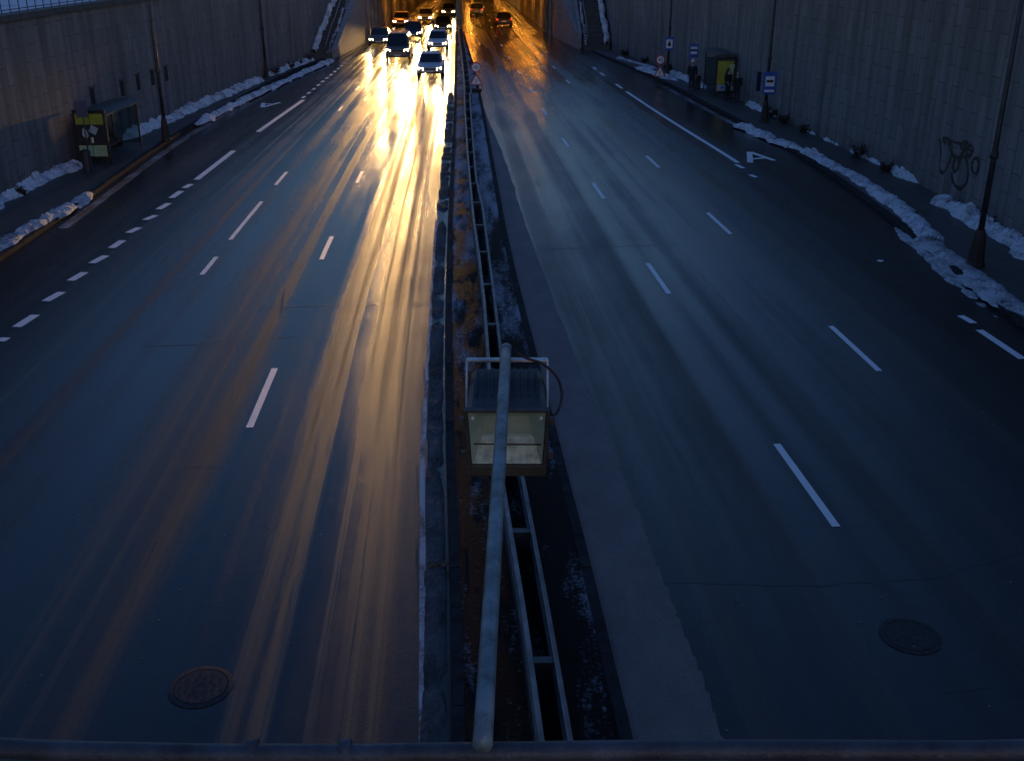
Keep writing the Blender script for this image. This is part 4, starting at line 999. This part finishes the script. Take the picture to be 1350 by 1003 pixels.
# ---------------------------------------------------------------- cars
def paint(name, c): return mat(name, c, .28, .2, .06)
P_ = dict(silver=paint('silver_car_paint', (.4, .41, .42)), dark=paint('black_car_paint', (.02, .02, .022)), white=paint('white_car_paint', (.62, .62, .6)), blue=paint('blue_car_paint', (.03, .06, .16)), red=paint('red_car_paint', (.22, .02, .02)), grey=paint('grey_car_paint', (.12, .12, .125)))
SPOT = 4200.0
def car(x, y, rz, colr, style, label, lit=True, yaw=0.0, pw=1.0):
    """local frame: nose towards -y"""
    t = thing('car', label, 'car', (x, y, .0), rz, 'cars driving on the two carriageways'); bp_ = P_[colr]
    L, W, H = dict(sedan=(4.5, 1.78, 1.44), hatch=(4.0, 1.72, 1.5), van=(4.9, 1.92, 1.95))[style]
    hw = W / 2
    def sec(y_, w, zb, zt, c=.1): return [(-w + c, y_, zb), (w - c, y_, zb), (w, y_, zb + c), (w, y_, zt - c * 1.3), (w - c, y_, zt), (-w + c, y_, zt), (-w, y_, zt - c * 1.3), (-w, y_, zb + c)]
    zh = .78 if style != 'van' else 1.0; zs = .92 if style != 'van' else 1.08
    st = [(-L / 2, hw * .78, .32, zh - .16), (-L / 2 + .12, hw * .92, .24, zh - .06), (-L / 2 + .5, hw, .22, zh), (-L / 2 + 1.15, hw, .22, zs - .04), (0, hw, .22, zs), (L / 2 - .8, hw, .22, zs), (L / 2 - .15, hw * .95, .24, zs - .04), (L / 2, hw * .84, .34, zs - .14)]
    body = MB().loft([sec(*s_) for s_ in st]).build('body', bp_, t, bevel=.03, smooth=False)
    a0 = -L / 2 + (1.15 if style != 'van' else .8); a1 = -L / 2 + (1.85 if style != 'van' else 1.5); b1 = L / 2 - (1.15 if style == 'sedan' else .55 if style == 'hatch' else .25); b0 = L / 2 - (.45 if style == 'sedan' else .12)
    gh = lambda y_, w, z: [(-w, y_, z), (w, y_, z)]
    def ringz(z, y0_, y1_, w, c=.12): return [(-w + c, y0_, z), (w - c, y0_, z), (w, y0_ + c * 2, z), (w, y1_ - c, z), (w - c, y1_, z), (-w + c, y1_, z), (-w, y1_ - c, z), (-w, y0_ + c * 2, z)]
    MB().loft([ringz(zs - .06, a0, b0, hw * .93), ringz(H - .07, a1, b1, hw * .76)]).build('windows', M['carglass'], t, bevel=.02)
    MB().loft([ringz(H - .068, a1 - .05, b1 + .05, hw * .775), ringz(H - .015, a1 + .05, b1 - .05, hw * .74), ringz(H, a1 + .25, b1 - .25, hw * .6)]).build('roof', bp_, t, smooth=False, bevel=.02)
    for sx in (-1, 1):
        MB().box((sx * (hw + .07), a0 + .45, zs + .03), (.18, .1, .13)).build('mirror', bp_, t, bevel=.03)
        for yy in (-L / 2 + .85, L / 2 - .85):
            mx = Matrix.Rotation(R(90), 3, 'Y')
            w_ = MB().lathe([(.2, -.1), (.30, -.1), (.325, -.07), (.325, .07), (.30, .1), (.2, .1)], (sx * (hw - .08), yy, .325), 20, mx).build('wheel', M['rubber'], t, smooth=False)
            MB().lathe([(.2, -.103), (.19, .103)], (sx * (hw - .08), yy, .325), 14, mx).build('rim', M['rim'], w_)
        hl = MB().loft([[(sx * (hw - .42), -L / 2 - .005, zh - .30), (sx * (hw - .12), -L / 2 + .06, zh - .27), (sx * (hw - .10), -L / 2 + .07, zh - .14), (sx * (hw - .40), -L / 2 + .0, zh - .15)],
                       [(sx * (hw - .42), -L / 2 + .16, zh - .30), (sx * (hw - .12), -L / 2 + .2, zh - .27), (sx * (hw - .10), -L / 2 + .2, zh - .14), (sx * (hw - .40), -L / 2 + .16, zh - .15)]]).build('headlight', M['headlamp'] if lit else M['rim'], t)
        if lit:
            ld = bpy.data.lights.new('headlight_beam', 'SPOT'); ld.energy = SPOT; ld.color = (1.0, .56, .18); ld.spot_size = R(13); ld.spot_blend = 1.0; ld.shadow_soft_size = .07
            lo = bpy.data.objects.new('headlight_beam', ld); col.objects.link(lo); lo.parent = t; lo.location = (sx * (hw - .27), -L / 2 - .1, zh - .21); lo.rotation_euler = (R(87.9), 0, R(180) + sx * R(.8) + R(yaw)); ld.energy = SPOT * pw; ld.spot_size = R(9 if yaw > 0 else 13)
        MB().loft([[(sx * (hw - .36), L / 2 + .004, zs - .30), (sx * (hw - .12), L / 2 - .05, zs - .30), (sx * (hw - .1), L / 2 - .06, zs - .12), (sx * (hw - .34), L / 2 - .02, zs - .12)],
                   [(sx * (hw - .36), L / 2 - .12, zs - .30), (sx * (hw - .12), L / 2 - .15, zs - .30), (sx * (hw - .1), L / 2 - .15, zs - .12), (sx * (hw - .34), L / 2 - .12, zs - .12)]]).build('tail_light', M['taillamp'], t)
    MB().box((0, -L / 2 - .0, zh - .25), (W * .42, .05, .14)).build('grille', M['trim'], t, bevel=.01)
    MB().box((0, -L / 2 - .02, .42), (.5, .03, .11)).build('number_plate', M['plate'], t); MB().box((0, L / 2 + .01, .58), (.5, .03, .11)).build('number_plate', M['plate'], t)
    MB().box((0, -L / 2 + .02, .33), (W * .7, .1, .12)).build('bumper', M['trim'], t, bevel=.02)
    return t
def lane_mid(a, b, y, f=.5): return ip(a, y) + (ip(b, y) - ip(a, y)) * f
def heading(a, b, y):
    d = lane_mid(a, b, y + 2) - lane_mid(a, b, y - 2); return math.atan2(d, 4)
cars_in = [(lnD, lnE, 99, 'grey', 'sedan', 'grey saloon with lit headlights in the outer lane just outside the left tunnel bore'),
           (medL, lnC, 76, 'silver', 'sedan', 'silver saloon with lit headlights, nearest of the cars in the lane beside the median'),
           (medL, lnC, 95, 'white', 'hatch', 'white hatchback with lit headlights in the lane beside the median, behind the nearest saloon'),
           (medL, lnC, 115, 'dark', 'sedan', 'black saloon with lit headlights at the tunnel mouth beside the central wall'),
           (medL, lnC, 139, 'grey', 'hatch', 'grey hatchback with lit headlights inside the left bore by the central wall'),
           (lnC, lnD, 87, 'grey', 'van', 'grey van with lit headlights in the middle oncoming lane outside the tunnel'),
           (lnC, lnD, 106, 'blue', 'hatch', 'blue hatchback with lit headlights in the middle lane under the tunnel portal'),
           (lnC, lnD, 128, 'silver', 'hatch', 'silver hatchback with lit headlights in the middle lane inside the left bore'),
           (lnD, lnE, 122, 'red', 'sedan', 'red saloon with lit headlights in the outer lane inside the left bore')]
for a, b, y, c_, s_, lab in cars_in: car(lane_mid(a, b, y), y, -heading(a, b, y), c_, s_, lab, True, *((-4.0, .8) if a is medL else (-2.2, 5.2) if a is lnC else (2.5, 2.6)))
cars_out = [(lnA, lnB, 122, 'dark', 'sedan', 'black saloon driving away with red tail lights inside the right bore'),
            (medR, lnA, 140, 'grey', 'hatch', 'grey hatchback driving away with red tail lights by the central tunnel wall')]
for a, b, y, c_, s_, lab in cars_out: car(lane_mid(a, b, y), y, math.pi - heading(a, b, y), c_, s_, lab)

# ---------------------------------------------------------------- light, sky, camera
SUN_EL, SUN_AZ = R(2.0), R(165)
w = bpy.data.worlds.new('World'); sc.world = w; w.use_nodes = True; nt = w.node_tree
sky = nt.nodes.new('ShaderNodeTexSky'); sky.sky_type = 'NISHITA'; sky.sun_disc = False; sky.sun_elevation = SUN_EL; sky.sun_rotation = SUN_AZ; sky.air_density = 1.3; sky.dust_density = .6; sky.ozone_density = 4.0
hs = nt.nodes.new('ShaderNodeHueSaturation'); hs.inputs['Saturation'].default_value = 1.0; hs.inputs['Hue'].default_value = .514; nt.links.new(sky.outputs[0], hs.inputs['Color']); nt.links.new(hs.outputs[0], nt.nodes['Background'].inputs[0]); nt.nodes['Background'].inputs[1].default_value = .15
sd = bpy.data.lights.new('sun', 'SUN'); sd.energy = .02; sd.angle = R(15); sd.color = (1.0, .9, .8)
so = bpy.data.objects.new('sun', sd); col.objects.link(so)
dirv = Vector((math.sin(SUN_AZ) * math.cos(SUN_EL), math.cos(SUN_AZ) * math.cos(SUN_EL), math.sin(SUN_EL))); so.rotation_euler = dirv.to_track_quat('Z', 'Y').to_euler()
cd = bpy.data.cameras.new('camera'); co = bpy.data.objects.new('camera', cd); col.objects.link(co)
cd.sensor_width = 36; cd.lens = 36 * F / 1350; cd.clip_start = .05; cd.clip_end = 6000
co.location = (0, 0, HC); co.rotation_euler = (math.pi / 2 - PT, 0, 0); sc.camera = co
vs_ = sc.view_settings; vs_.view_transform = 'Standard'; vs_.look = 'None'; vs_.exposure = 1.82; vs_.gamma = 1
sc.render.engine = 'CYCLES'; sc.cycles.use_denoising = True; sc.cycles.max_bounces = 6; sc.cycles.sample_clamp_indirect = 4
